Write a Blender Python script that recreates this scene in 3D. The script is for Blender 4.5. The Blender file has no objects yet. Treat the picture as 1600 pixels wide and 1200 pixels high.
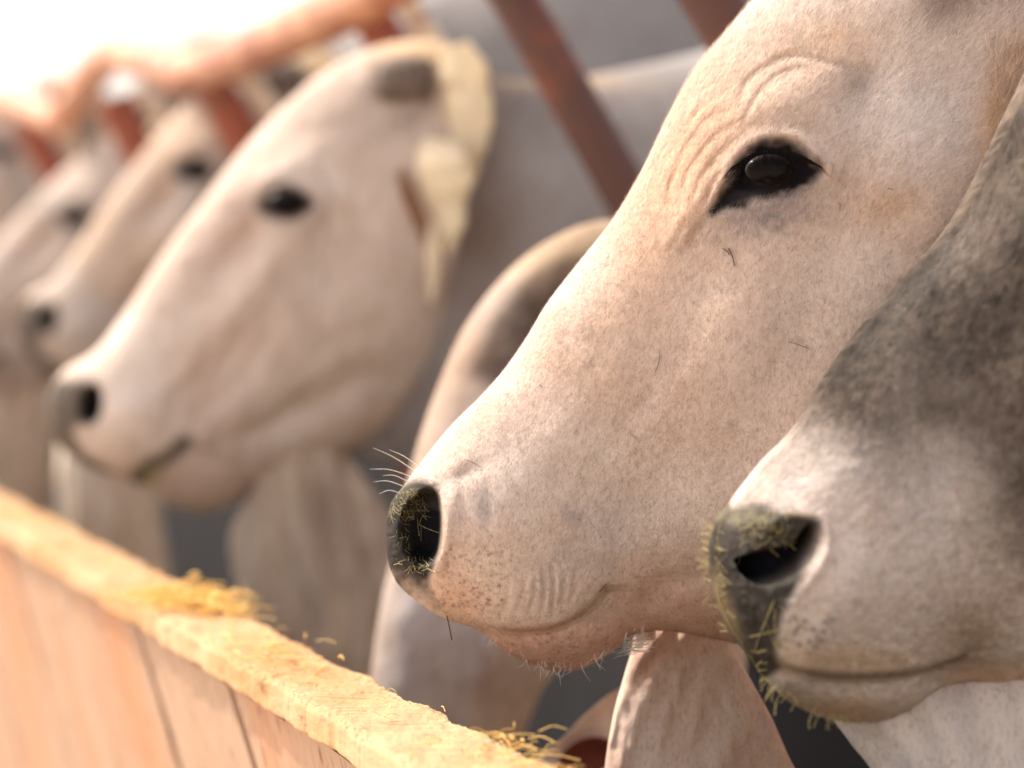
import bpy, math, random
import numpy as np
from mathutils import Vector
random.seed(7)
SC = bpy.context.scene
COL = SC.collection
R = math.radians
F = 4200.0            # focal length in photo pixels (photo is 1600 wide)
CZ = 1.10             # camera height (m)
# ------------------------------------------------------------------ camera
cam_d = bpy.data.cameras.new('camera')
cam = bpy.data.objects.new('camera', cam_d); COL.objects.link(cam)
cam.location = (0, 0, CZ); cam.rotation_euler = (R(90), 0, 0)
cam_d.sensor_width = 36; cam_d.lens = F / 1600 * 36
cam_d.shift_y = -150 / 1600
cam_d.clip_start = .05; cam_d.clip_end = 3000
cam_d.dof.use_dof = True; cam_d.dof.focus_distance = 1.735; cam_d.dof.aperture_fstop = 3.6
cam_d.dof.aperture_blades = 0
SC.camera = cam
# ------------------------------------------------------------------ light
SUN_AZ, SUN_EL = R(-58), R(48)      # azimuth from +Y toward +X
w = bpy.data.worlds.new('World'); SC.world = w; w.use_nodes = True
nt = w.node_tree; bg = nt.nodes['Background']
sky = nt.nodes.new('ShaderNodeTexSky'); sky.sky_type = 'NISHITA'; sky.sun_disc = False
sky.sun_elevation = SUN_EL; sky.sun_rotation = SUN_AZ
sky.air_density = 1.0; sky.dust_density = 3.5; sky.ozone_density = .3
hs = nt.nodes.new('ShaderNodeHueSaturation'); hs.inputs['Saturation'].default_value = .38
wm = nt.nodes.new('ShaderNodeMix'); wm.data_type = 'RGBA'; wm.blend_type = 'MULTIPLY'
wm.inputs['Factor'].default_value = 1; wm.inputs['B'].default_value = (1.0, .935, .885, 1)
nt.links.new(sky.outputs[0], hs.inputs['Color']); nt.links.new(hs.outputs[0], wm.inputs['A'])
nt.links.new(wm.outputs['Result'], bg.inputs['Color'])
bg.inputs['Strength'].default_value = .15
sd = bpy.data.lights.new('sun', 'SUN'); so = bpy.data.objects.new('sun', sd); COL.objects.link(so)
sd.energy = 2.5; sd.angle = R(.5); sd.color = (1.0, .90, .77)
sv = Vector((math.sin(SUN_AZ)*math.cos(SUN_EL), math.cos(SUN_AZ)*math.cos(SUN_EL), math.sin(SUN_EL)))
so.rotation_euler = sv.to_track_quat('Z', 'Y').to_euler(); so.location = (-5, 4, 6)
SC.view_settings.view_transform = 'Standard'; SC.view_settings.look = 'None'
SC.view_settings.exposure = 1.17; SC.view_settings.gamma = 1
SC.render.engine = 'CYCLES'; SC.cycles.max_bounces = 7; SC.cycles.diffuse_bounces = 4
SC.cycles.use_denoising = True

# ------------------------------------------------------------------ helpers
def tag(o, label=None, cat=None, group=None, kind=None):
    if label: o['label'] = label
    if cat: o['category'] = cat
    if group: o['group'] = group
    if kind: o['kind'] = kind
    return o
def empty(name, loc):
    o = bpy.data.objects.new(name, None); COL.objects.link(o); o.location = loc; o.empty_display_size = .1; return o
def mesh_obj(name, V, faces_list, mats, parent=None, col=None, matidx=None, smooth=True, origin=(0, 0, 0)):
    """V (n,3) world coords; faces_list: list of int arrays (m,k). One object."""
    V = np.asarray(V, dtype=np.float64) - np.asarray(origin, dtype=np.float64)
    me = bpy.data.meshes.new(name)
    me.vertices.add(len(V)); me.vertices.foreach_set('co', V.astype(np.float32).ravel())
    loops = np.concatenate([f.ravel() for f in faces_list]).astype(np.int32)
    tot = np.concatenate([np.full(len(f), f.shape[1], dtype=np.int32) for f in faces_list])
    st = np.concatenate([[0], np.cumsum(tot)[:-1]]).astype(np.int32)
    me.loops.add(len(loops)); me.loops.foreach_set('vertex_index', loops)
    me.polygons.add(len(tot)); me.polygons.foreach_set('loop_start', st); me.polygons.foreach_set('loop_total', tot)
    if matidx is not None: me.polygons.foreach_set('material_index', matidx.astype(np.int32))
    me.update(calc_edges=True); me.validate()
    if col is not None and len(me.vertices) == len(col):
        a = me.color_attributes.new('pigment', 'FLOAT_COLOR', 'POINT')
        c4 = np.ones((len(col), 4), dtype=np.float32); c4[:, :3] = col
        a.data.foreach_set('color', c4.ravel())
    me.polygons.foreach_set('use_smooth', np.full(len(me.polygons), smooth)); me.update()
    for m in (mats if isinstance(mats, (list, tuple)) else [mats]): me.materials.append(m)
    o = bpy.data.objects.new(name, me); COL.objects.link(o)
    if parent is not None: o.parent = parent
    else: o.location = origin
    return o
def px(x, y, d):
    return np.array([(x - 800) / F * d, d, CZ - (y - 450) / F * d])
# value noise
_rng = np.random.RandomState(3)
_L = _rng.rand(256, 256)
def vn(x, y, s, seed=0):
    x = x / s + seed * 17.31; y = y / s + seed * 9.77
    xi = np.floor(x).astype(int); yi = np.floor(y).astype(int)
    fx = x - xi; fy = y - yi; fx = fx*fx*(3-2*fx); fy = fy*fy*(3-2*fy)
    g = lambda a, b: _L[a % 256, b % 256]
    return (g(xi, yi)*(1-fx)+g(xi+1, yi)*fx)*(1-fy) + (g(xi, yi+1)*(1-fx)+g(xi+1, yi+1)*fx)*fy - .5
def fbm(x, y, s, seed=0, o=3):
    r = 0; a = 1
    for i in range(o): r = r + a*vn(x, y, s/(2**i), seed+i*3); a *= .5
    return r
def sst(e0, e1, x):
    t = np.clip((x-e0)/(e1-e0), 0, 1); return t*t*(3-2*t)
def catmull(P, n):
    P = np.asarray(P, float); seg = np.r_[0, np.cumsum(np.linalg.norm(np.diff(P, axis=0), axis=1)**.5)]
    t = np.linspace(0, seg[-1], n); out = np.zeros((n, P.shape[1]))
    m = np.zeros_like(P)
    m[1:-1] = (P[2:]-P[:-2])/(seg[2:]-seg[:-2])[:, None]; m[0] = (P[1]-P[0])/(seg[1]-seg[0]); m[-1] = (P[-1]-P[-2])/(seg[-1]-seg[-2])
    k = np.clip(np.searchsorted(seg, t, side='right')-1, 0, len(P)-2)
    h = (seg[k+1]-seg[k])[:, None]; u = ((t-seg[k])[:, None])/h
    return (2*u**3-3*u**2+1)*P[k] + (u**3-2*u**2+u)*h*m[k] + (-2*u**3+3*u**2)*P[k+1] + (u**3-u**2)*h*m[k+1]
def poly_d(x, y, P, signed=False, smooth=True):
    """distance to a polyline; signed: + on the left-hand side when walking (image y down)"""
    P = np.asarray(P, float)
    if smooth and len(P) > 2: P = catmull(P, len(P)*5)
    best = np.full(x.shape, 1e9); sg = np.ones(x.shape); par = np.zeros(x.shape)
    for i in range(len(P)-1):
        a, b = P[i], P[i+1]; ab = b-a; L2 = ab@ab+1e-9
        t = np.clip(((x-a[0])*ab[0]+(y-a[1])*ab[1])/L2, 0, 1)
        dx = x-(a[0]+t*ab[0]); dy = y-(a[1]+t*ab[1]); d = np.hypot(dx, dy)
        m = d < best; best = np.where(m, d, best)
        par = np.where(m, (i+t)/(len(P)-1), par)
        if signed: sg = np.where(m, np.sign(-(ab[0]*dy-ab[1]*dx)), sg)
    return (best*sg if signed else best), par
def crease(x, y, P, depth, sig, taper=True):
    d, t = poly_d(x, y, P)
    a = np.exp(-(d/sig)**2)
    if taper: a = a*np.sqrt(np.clip(np.sin(np.pi*np.clip(t, .02, .98)), 0, 1))
    return -depth*a
def inside(x, y, P, soft):
    """1 inside closed polygon, soft edge of width soft centred on the outline"""
    P = np.asarray(P, float); Pc = catmull(np.r_[P, P[:1]], len(P)*5)
    c = np.zeros(x.shape, bool)
    for i in range(len(Pc)-1):
        x0, y0 = Pc[i]; x1, y1 = Pc[i+1]
        m = ((y0 > y) != (y1 > y)); xx = (x1-x0)*(y-y0)/((y1-y0) if abs(y1-y0) > 1e-9 else 1e-9)+x0
        c ^= (m & (x < xx))
    d, _ = poly_d(x, y, Pc, smooth=False)
    return sst(-soft, soft, np.where(c, d, -d))
def blob(x, y, cx, cy, rx, ry, ang=0):
    a = R(ang); u = (x-cx)*math.cos(a)+(y-cy)*math.sin(a); v = -(x-cx)*math.sin(a)+(y-cy)*math.cos(a)
    return np.exp(-((u/rx)**2+(v/ry)**2))
def mixc(c, col, m):
    return c*(1-m[:, None]) + np.asarray(col)[None]*m[:, None]

# ------------------------------------------------------------------ materials
def mat(name, base=(.5, .5, .5), rough=.7, attr=False, noise=None, bump=None, spec=.3, sss=0, metallic=0, coat=0):
    m = bpy.data.materials.new(name); m.use_nodes = True
    n = m.node_tree.nodes; l = m.node_tree.links; b = n['Principled BSDF']
    b.inputs['Roughness'].default_value = rough; b.inputs['Specular IOR Level'].default_value = spec
    b.inputs['Metallic'].default_value = metallic; b.inputs['Coat Weight'].default_value = coat
    tc = n.new('ShaderNodeTexCoord')
    if attr:
        at = n.new('ShaderNodeVertexColor'); at.layer_name = 'pigment'; src = at.outputs[0]
    else:
        rgb = n.new('ShaderNodeRGB'); rgb.outputs[0].default_value = (*base, 1); src = rgb.outputs[0]
    for (scale, c2, lo, hi, det, stretch) in (noise or []):
        mp = n.new('ShaderNodeMapping'); mp.inputs['Scale'].default_value = stretch
        l.new(tc.outputs['Object'], mp.inputs[0])
        t = n.new('ShaderNodeTexNoise'); t.inputs['Scale'].default_value = scale; t.inputs['Detail'].default_value = det
        l.new(mp.outputs[0], t.inputs['Vector'])
        mr = n.new('ShaderNodeMapRange'); mr.inputs[1].default_value = lo; mr.inputs[2].default_value = hi
        l.new(t.outputs[0], mr.inputs[0])
        mx = n.new('ShaderNodeMix'); mx.data_type = 'RGBA'
        if len(c2) == 4: mx.blend_type = 'MULTIPLY'
        l.new(mr.outputs[0], mx.inputs['Factor']); l.new(src, mx.inputs['A']); mx.inputs['B'].default_value = (*c2[:3], 1)
        src = mx.outputs['Result']
    l.new(src, b.inputs['Base Color'])
    prev = None
    for (scale, strength, dist, stretch) in (bump or []):
        mp = n.new('ShaderNodeMapping'); mp.inputs['Scale'].default_value = stretch
        l.new(tc.outputs['Object'], mp.inputs[0])
        t = n.new('ShaderNodeTexNoise'); t.inputs['Scale'].default_value = scale; t.inputs['Detail'].default_value = 4
        l.new(mp.outputs[0], t.inputs['Vector'])
        bp = n.new('ShaderNodeBump'); bp.inputs['Strength'].default_value = strength; bp.inputs['Distance'].default_value = dist
        l.new(t.outputs[0], bp.inputs['Height'])
        if prev: l.new(prev, bp.inputs['Normal'])
        prev = bp.outputs[0]
    if prev: l.new(prev, b.inputs['Normal'])
    if sss:
        b.inputs['Subsurface Weight'].default_value = sss; b.inputs['Subsurface Radius'].default_value = (1, .35, .2); b.inputs['Subsurface Scale'].default_value = .006
    return m
M_COAT = mat('cattle_coat', attr=True, rough=.78, spec=.07, sss=.05,
    noise=[(420, (.80, .74, .70, 0), .50, .72, 3, (1, 1, .45)), (1500, (.66, .60, .56, 0), .60, .78, 2, (1, 1, .4))],
    bump=[(900, .35, .0012, (1, 1, .35)), (160, .25, .003, (1, 1, .7))])
M_SOFTCOAT = mat('cattle_coat_plain', attr=True, rough=.78, spec=.08, sss=.04,
    noise=[(60, (.85, .80, .77, 0), .45, .75, 4, (1, 1, .5))], bump=[(120, .3, .004, (1, 1, .4))])
M_EYE = mat('eye_gloss', base=(.006, .004, .0035), rough=.2, spec=.09)
M_HORN = mat('horn_stub', base=(.13, .10, .085), rough=.75, noise=[(90, (.25, .19, .15), .4, .7, 4, (1, 1, 1))], bump=[(150, .4, .003, (1, 1, 1))])
M_HAIR = mat('hair_strand', attr=True, rough=.55, spec=.2)
M_WHISK = mat('whisker_hair', base=(.85, .8, .72), rough=.4)
M_RED = mat('red_painted_steel', base=(.58, .28, .16), rough=.5, spec=.4,
    noise=[(9, (.30, .09, .05), .45, .65, 5, (1, 1, 1)), (40, (.55, .30, .20), .56, .70, 4, (1, 1, 1))], bump=[(60, .3, .003, (1, 1, 1))])
M_MAROON = mat('worn_maroon_steel', base=(.115, .052, .04), rough=.55, spec=.35,
    noise=[(7, (.30, .08, .04), .54, .68, 4, (1, 1, 1)), (40, (.10, .05, .04), .5, .7, 4, (1, 1, 1))], bump=[(60, .3, .003, (1, 1, 1))])
M_RUST = mat('faded_red_steel', base=(.32, .085, .045), rough=.55, noise=[(12, (.22, .09, .05), .5, .7, 4, (1, 1, 1))])
M_PALE = mat('lit_flank_tone', base=(.72, .55, .40), rough=.55, noise=[(30, (.35, .2, .13), .5, .7, 4, (1, 1, 1))])  # pale tone for the sunlit flank of the bars
M_WOOD = mat('weathered_plank', base=(.43, .285, .195), rough=.8,
    noise=[(5, (.47, .23, .12), .45, .68, 4, (1, 1, .3)), (30, (.36, .22, .14), .55, .75, 5, (1, 1, .12)), (160, (.45, .40, .38, 0), .56, .72, 3, (1, 1, .08))],
    bump=[(70, .5, .004, (1, 1, .1))])
M_WOODTOP = mat('worn_top_plank', base=(.50, .325, .18), rough=.85,
    noise=[(14, (.46, .25, .11), .42, .62, 5, (1, .3, 1)), (70, (.24, .13, .06), .62, .74, 4, (1, .25, 1))], bump=[(45, .7, .008, (1, .3, 1))])
M_DARKWALL = mat('shade_dark_wall', base=(.008, .008, .011), rough=.9, noise=[(6, (.014, .014, .017), .4, .7, 4, (1, 1, 1))])
M_GROUND = mat('ground_concrete', base=(.56, .48, .41), rough=.9, noise=[(1.3, (.46, .38, .31), .4, .7, 6, (1, 1, 1)), (14, (.52, .45, .34), .5, .75, 4, (1, 1, 1))], bump=[(30, .4, .01, (1, 1, 1))])
M_STRAW = mat('straw', base=(.66, .46, .17), rough=.7, noise=[(200, (.40, .33, .12), .4, .7, 2, (1, 1, 1))])
M_DRYSTRAW = mat('dark_straw', base=(.09, .055, .035), rough=.8)
M_MAT = mat('feed', base=(.42, .33, .13), rough=.9, noise=[(60, (.25, .22, .08), .4, .65, 5, (1, 1, 1))], bump=[(90, .8, .02, (1, 1, 1))])
def ear_material():
    m = mat('ear_skin', attr=True, rough=.7, spec=.2, noise=[(200, (.8, .7, .6, 0), .5, .7, 3, (1, 1, .4))])
    n = m.node_tree.nodes; l = m.node_tree.links; b = n['Principled BSDF']; out = n['Material Output']
    tr = n.new('ShaderNodeBsdfTranslucent'); tr.inputs[0].default_value = (.95, .78, .50, 1)
    mx = n.new('ShaderNodeMixShader'); mx.inputs[0].default_value = .38
    l.new(b.outputs[0], mx.inputs[1]); l.new(tr.outputs[0], mx.inputs[2]); l.new(mx.outputs[0], out.inputs[0])
    return m
M_EAR = ear_material()

# ------------------------------------------------------------------ cow surface builder
class Space:
    """maps sculpting coordinates (x right, y down, n outward toward the viewer side) to world"""
    def __init__(s, d, sc=1, rot=0, src=(0, 0), dst=(0, 0), yaw=0, piv=0):
        s.d = d; s.sc = sc; s.rot = R(rot); s.src = src; s.dst = dst; s.yaw = R(yaw); s.piv = piv; s.mpp = d/F
    def fwd(s, x, y):
        u = (x-s.src[0])*s.sc; v = (y-s.src[1])*s.sc; c, q = math.cos(s.rot), math.sin(s.rot)
        return s.dst[0]+u*c+v*q, s.dst[1]-u*q+v*c
    def inv(s, X, Y):
        u = X-s.dst[0]; v = Y-s.dst[1]; c, q = math.cos(s.rot), math.sin(s.rot)
        return s.src[0]+(u*c-v*q)/s.sc, s.src[1]+(u*q+v*c)/s.sc
    def seen(s, x, y, n):
        """sculpt coords of the photo point under which surface point (x,y,n) shows"""
        X, Y = s.fwd(x, y); N = n*s.sc
        X = X + N*math.sin(s.yaw)
        k = 1/(1-np.clip(N*math.cos(s.yaw), -900, 900)/F)
        return s.inv(800+(X-800)*k, 450+(Y-450)*k)
    def world(s, x, y, n, bend=0):
        X, Y = s.fwd(x, y); N = n*s.sc
        dx = X-s.piv
        wx = X + N*math.sin(s.yaw)
        wy = dx*math.sin(s.yaw)/math.cos(s.yaw) - N*math.cos(s.yaw)
        return np.stack([(wx-800)*s.mpp, s.d + wy*s.mpp + bend, CZ-(Y-450)*s.mpp], -1)
class Builder:
    def __init__(s): s.V = []; s.C = []; s.F = []; s.MI = []; s.n = 0
    def add(s, V, C, Fs, mi=0):
        s.V.append(V); s.C.append(C); s.F.append(Fs + s.n); s.MI.append(np.full(len(Fs), mi)); s.n += len(V)
    def build(s, name, mats, parent, origin):
        quads = [f for f in s.F]; 
        return mesh_obj(name, np.concatenate(s.V), quads, mats, parent, np.concatenate(s.C), np.concatenate(s.MI), origin=origin)
def grid_faces(N, M, wrap=True):
    i = np.arange(N-1)[:, None]; j = np.arange(M if wrap else M-1)[None]; j2 = (j+1) % M
    return np.stack([i*M+j, (i+1)*M+j, (i+1)*M+j2, i*M+j2], -1).reshape(-1, 4)
def shell(st, N, Mn, Mf, space, relief=None, color=None, p=2.3, bend=None, topn=.0, botn=.0, jag=0):
    """st rows: Tx,Ty,Bx,By,w.  Closed lofted surface, mirrored about n=0."""
    S = catmull(np.asarray(st, float), N); S[:, 4] = np.maximum(S[:, 4], 0)
    ph_n = np.linspace(0, np.pi, Mn); ph_f = np.linspace(np.pi, 2*np.pi, Mf+2)[1:-1]
    ph = np.r_[ph_n, ph_f]; M = len(ph); v = np.cos(ph)
    e = 2.0/p
    prof = np.abs(np.sin(ph))**e
    vv = np.sign(v)*np.abs(v)**e*1.0
    c = (S[:, 0:2]+S[:, 2:4])/2; h = (S[:, 0:2]-S[:, 2:4])/2
    X = c[:, 0:1]+h[:, 0:1]*vv[None]; Y = c[:, 1:2]+h[:, 1:2]*vv[None]
    shape = prof*(1 - topn*np.clip(vv, 0, 1)**1.5 - botn*np.clip(-vv, 0, 1)**1.2)
    Nn = S[:, 4:5]*shape[None]
    side = np.where(np.arange(M) < Mn, 1.0, -1.0)[None]*np.ones((N, 1))
    x, y, n, sd_ = X.ravel(), Y.ravel(), Nn.ravel(), side.ravel()
    xs, ys = space.seen(x, y, n)
    # far side uses the mirrored point, sculpted the same
    edge = (np.abs(np.sin(ph))[None]*np.ones((N, 1))).ravel()
    fade = sst(0, .22, edge)
    dn = relief(xs, ys, n) if relief else 0
    nn = np.maximum(n + dn*fade, 0)
    C = color(xs, ys, nn, sd_) if color else np.full((len(x), 3), .6)
    b = bend(x) if bend is not None else 0
    V = space.world(x, y, nn*sd_, b)
    return V, C, grid_faces(N, M), (x, y, nn, sd_)
def tube(path, radii, seg=14, col=(.6, .5, .42), N=60, squash=1.0):
    P = catmull(np.c_[np.asarray(path, float), np.asarray(radii, float)], N)
    C, r = P[:, :3], np.maximum(P[:, 3], 1e-5)
    T = np.gradient(C, axis=0); T /= np.linalg.norm(T, axis=1)[:, None]+1e-12
    up = np.array([0, 1, 0.]) if abs(T[:, 1]).mean() < .8 else np.array([0, 0, 1.])
    A = np.cross(T, up); A /= np.linalg.norm(A, axis=1)[:, None]+1e-12; B = np.cross(T, A)
    a = np.linspace(0, 2*np.pi, seg, endpoint=False)
    V = C[:, None]+r[:, None, None]*(np.cos(a)[None, :, None]*A[:, None]*squash+np.sin(a)[None, :, None]*B[:, None])
    return V.reshape(-1, 3), np.tile(np.asarray(col)[None], (len(P)*seg, 1)), grid_faces(len(P), seg)
def ear(space, path, hw, n0, cup=.5, tilt=0, rag=.0, N=60, M=24, col=(.85, .66, .42), thick=3, inner=(.5, .25, .18)):
    """drooping leaf ear, path rows: x,y,n ; hw half widths"""
    P = catmull(np.c_[np.asarray(path, float), np.asarray(hw, float)], N)
    T = np.gradient(P[:, :2], axis=0); T /= np.linalg.norm(T, axis=1)[:, None]+1e-9
    S = np.stack([-T[:, 1], T[:, 0]], -1); u = np.linspace(-1, 1, M)
    P[:, 3] *= 1+rag*fbm(P[:, 1]*1., P[:, 0], 26, 7, 2)
    out = []
    for sgn in (1, -1):
        X = P[:, 0:1]+S[:, 0:1]*u[None]*P[:, 3:4]; Y = P[:, 1:2]+S[:, 1:2]*u[None]*P[:, 3:4]
        Nn = n0+P[:, 2:3]+cup*P[:, 3:4]*(1-u[None]**2)*1.0-tilt*u[None]*P[:, 3:4]+sgn*thick*np.sqrt(np.clip(1-u[None]**2, 0, 1)) + 6*fbm(X, Y, 60, 5)
        out.append((X, Y, Nn))
    X = np.concatenate([out[0][0], out[1][0][:, ::-1][:, 1:-1]], 1); Y = np.concatenate([out[0][1], out[1][1][:, ::-1][:, 1:-1]], 1)
    Nn = np.concatenate([out[0][2], out[1][2][:, ::-1][:, 1:-1]], 1)
    V = space.world(X.ravel(), Y.ravel(), Nn.ravel())
    C = np.tile(np.asarray(col)[None], (X.size, 1)).astype(float)
    return V, C, grid_faces(N, X.shape[1])
def ellipsoid(c, ax, seg=32, rings=20):
    th = np.linspace(0, np.pi, rings)[:, None]; a = np.linspace(0, 2*np.pi, seg, endpoint=False)[None]
    u = np.sin(th)*np.cos(a); v = np.sin(th)*np.sin(a); w_ = np.cos(th)*np.ones_like(a)
    V = np.asarray(c)+u[..., None]*np.asarray(ax[0])+v[..., None]*np.asarray(ax[1])+w_[..., None]*np.asarray(ax[2])
    return V.reshape(-1, 3), grid_faces(rings, seg)

# =================================================== template head (traced from the second large head)
T_HEAD = [(74, 645, 74, 647, 0), (75, 618, 82, 676, 30), (86, 596, 100, 702, 48), (110, 572, 132, 726, 62), (150, 548, 180, 744, 72),
 (185, 505, 228, 762, 80), (215, 460, 268, 790, 84), (245, 412, 315, 801, 86), (280, 362, 358, 788, 90), (315, 318, 402, 757, 95),
 (355, 264, 448, 732, 102), (400, 210, 502, 716, 110), (450, 160, 562, 695, 118), (500, 117, 612, 662, 124), (560, 84, 655, 610, 126),
 (620, 66, 695, 540, 122), (680, 64, 727, 450, 110), (728, 80, 745, 330, 85), (748, 120, 754, 240, 50), (756, 170, 757, 200, 0)]
E_EYE = [(402, 318), (425, 295), (452, 290), (478, 305), (492, 320), (470, 336), (440, 343), (412, 335)]
def t_relief(x, y, n):
    r = 0
    r = r + 20*blob(x, y, 447, 312, 62, 46, -10) + 9*blob(x, y, 455, 262, 70, 24, -25)      # orbit and brow
    r = r - 14*inside(x, y, E_EYE, 10)
    r = r - 12*blob(x, y, 372, 385, 26, 90, 38)                                              # hollow before the eye
    r = r + 9*blob(x, y, 395, 450, 150, 22, -52)                                             # facial crest
    r = r - 14*blob(x, y, 330, 590, 90, 30, -50)
    r = r + 13*blob(x, y, 600, 480, 95, 150, 20)                                              # masseter
    r = r - 10*blob(x, y, 510, 400, 30, 80, 10)
    r = r - 15*blob(x, y, 470, 640, 110, 26, -28) - 8*blob(x, y, 560, 350, 28, 80, 10)
    r = r + 12*blob(x, y, 205, 650, 60, 60)                                                   # muzzle
    m, t = poly_d(x, y, [(212, 752), (232, 728), (262, 716), (288, 692)], signed=False)
    r = r - 16*np.exp(-(m/8)**2)
    r = r - 12*sst(0, 18, poly_d(x, y, [(190, 775), (232, 730), (262, 718), (288, 694), (330, 690), (420, 760)], signed=True)[0]*-1)*sst(430, 330, x)
    r = r - 38*inside(x, y, [(128, 618), (145, 603), (156, 612), (156, 640), (146, 658), (132, 656), (127, 640)], 6)
    r = r - 12*blob(x, y, 640, 170, 55, 40)
    r = r + 6*fbm(x, y, 90, 2) + 2.5*fbm(x, y, 28, 4)
    for P, a, s_ in [([(250, 640), (300, 590), (340, 520)], 5, 9), ([(300, 660), (370, 600), (430, 510)], 7, 14), ([(330, 700), (420, 660), (500, 600)], 6, 10), ([(540, 560), (600, 600), (640, 560)], 5, 14), ([(395, 350), (372, 372), (352, 410)], 6, 8), ([(500, 250), (520, 300), (515, 360)], 5, 10), ([(410, 300), (432, 282), (462, 278)], 5, 6)]:
        r = r + crease(x, y, P, a, s_)
    return r
def t_color(tone):
    base = np.array(tone['base'])
    def f(x, y, n, s):
        c = np.tile(base[None], (len(x), 1)).astype(float)
        v = fbm(x, y, 130, tone.get('seed', 1))
        c = mixc(c, tone['lite'], np.clip(v*1.6, 0, 1)); c = mixc(c, tone['dusk'], np.clip(-v*1.6, 0, 1)*.8)
        c = mixc(c, tone['pink'], .7*blob(x, y, 300, 760, 130, 45, 5)+.35*blob(x, y, 330, 600, 80, 120, 30))
        c = mixc(c, tone['lite'], .8*blob(x, y, 195, 640, 70, 70))
        pad = inside(x, y, [(60, 640), (80, 596), (112, 594), (150, 598), (160, 625), (148, 662), (118, 668), (128, 700), (180, 745), (150, 760), (80, 720)], 9)
        c = mixc(c, (.10, .085, .07), pad*.93)
        c = mixc(c, (.012, .011, .012), inside(x, y, [(128, 618), (145, 600), (158, 612), (158, 640), (146, 660), (130, 656), (125, 640)], 5))
        c = mixc(c, (.02, .016, .016), inside(x, y, E_EYE, 7))
        c = mixc(c, (.22, .17, .15), .45*blob(x, y, 447, 318, 60, 38)); c = mixc(c, tone['pink'], .5*blob(x, y, 350, 370, 40, 60, 30))
        m, t = poly_d(x, y, [(212, 756), (232, 730), (262, 716), (290, 690)])
        c = mixc(c, (.05, .05, .045), np.exp(-(m/11)**2)*.9)
        c = mixc(c, (.30, .27, .10), .7*blob(x, y, 238, 745, 14, 16)+.6*blob(x, y, 325, 800, 26, 10))
        c = mixc(c, (.17, .115, .085), .95*inside(x, y, [(582, 100), (620, 88), (668, 96), (682, 130), (672, 165), (650, 158), (610, 160), (584, 150)], 12))
        c = mixc(c, (.22, .17, .14), .5*blob(x, y, 640, 185, 40, 16, -30))
        c = mixc(c, tone['pink'], .4*blob(x, y, 560, 760, 220, 60, -25))
        c = mixc(c, (.70, .50, .27), .75*blob(x, y, 690, 85, 110, 26, 8)+.4*blob(x, y, 715, 140, 26, 70))  # sunlight along the poll crest, put into the coat colour
        return c
    return f
TONE_C = dict(base=(.59, .485, .415), lite=(.70, .615, .55), dusk=(.49, .385, .32), pink=(.60, .43, .36), seed=1)
TONE_D = dict(base=(.53, .41, .32), lite=(.52, .46, .42), dusk=(.36, .26, .20), pink=(.50, .33, .25), seed=4)
HEAD_D = [(a, b, a+(c-a)*k, b+(d-b)*k, w_*1.05) for (a, b, c, d, w_), k in zip(T_HEAD, [1, 1, 1.05, 1.1, 1.14, 1.14, 1.12, 1.1, 1.08, 1.05, 1.02]+[1]*9)]
TONE_E = dict(base=(.55, .46, .40), lite=(.60, .50, .43), dusk=(.33, .30, .28), pink=(.50, .33, .26), seed=6)
TONE_F = dict(base=(.44, .37, .33), lite=(.52, .49, .49), dusk=(.30, .225, .175), pink=(.55, .42, .36), seed=8)
def plain_color(base, lite, dusk, seed, folds=0, spots=()):
    def f(x, y, n, s):
        c = np.tile(np.asarray(base)[None], (len(x), 1)).astype(float); v = fbm(x, y, 260, seed)
        c = mixc(c, lite, np.clip(v*1.5, 0, 1)); c = mixc(c, dusk, np.clip(-v*1.5, 0, 1))
        for (cx, cy, rx, ry, a, cc, k) in spots: c = mixc(c, cc, k*blob(x, y, cx, cy, rx, ry, a))
        return c
    return f
def fold_relief(amp, per, fold_y0, seed=0, lean=.15):
    def f(x, y, n):
        q = (x - lean*y)/per + 1.2*vn(x, y, 220, seed)
        return amp*np.sin(2*np.pi*q)*sst(fold_y0-80, fold_y0+160, y) + 10*fbm(x, y, 300, seed+4)
    return f
def legs(B, cx, z_top, Y, col, mpp, half=.19, length=1.45, x0=0):
    for dx in (0, length):
        for sy in (-1, 1):
            X = cx+dx; y = Y(X)+sy*half
            if dx == 0:
                pth = [(X+.05, y, z_top), (X, y, .72), (X, y, .46), (X+.005, y, .30), (X, y, .10), (X-.02, y, .05), (X-.03, y, .0)]
                rad = [.13, .095, .062, .04, .042, .058, .062]
            else:
                pth = [(X-.05, y, z_top), (X-.06, y, .78), (X+.06, y, .52), (X+.03, y, .30), (X+.02, y, .10), (X, y, .05), (X-.01, y, .0)]
                rad = [.17, .12, .058, .038, .042, .056, .060]
            V, C, Fc = tube(pth, rad, 16, col); B.add(V, C, Fc, 0)
def finish_eye(space, x, y, n, rx, ry, rn, root, origin, rot=0, name='eye'):
    for sgn in (1, -1):
        c = space.world(np.array([x]), np.array([y]), np.array([n*sgn]))[0]; k = space.mpp*space.sc
        V, Fc = ellipsoid(c, ((rx*k*math.cos(R(rot)), 0, -rx*k*math.sin(R(rot))), (ry*k*math.sin(R(rot)), 0, ry*k*math.cos(R(rot))), (0, rn*k, 0)))
        mesh_obj(name, V, [Fc], M_EYE, root, origin=origin)
def seen_to_local(space, xs, ys, n):
    x, y = xs, ys
    for _ in range(4):
        a, b = space.seen(np.array([x]), np.array([y]), np.array([n])); x += xs-a[0]; y += ys-b[0]
    return float(x), float(y)
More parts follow.
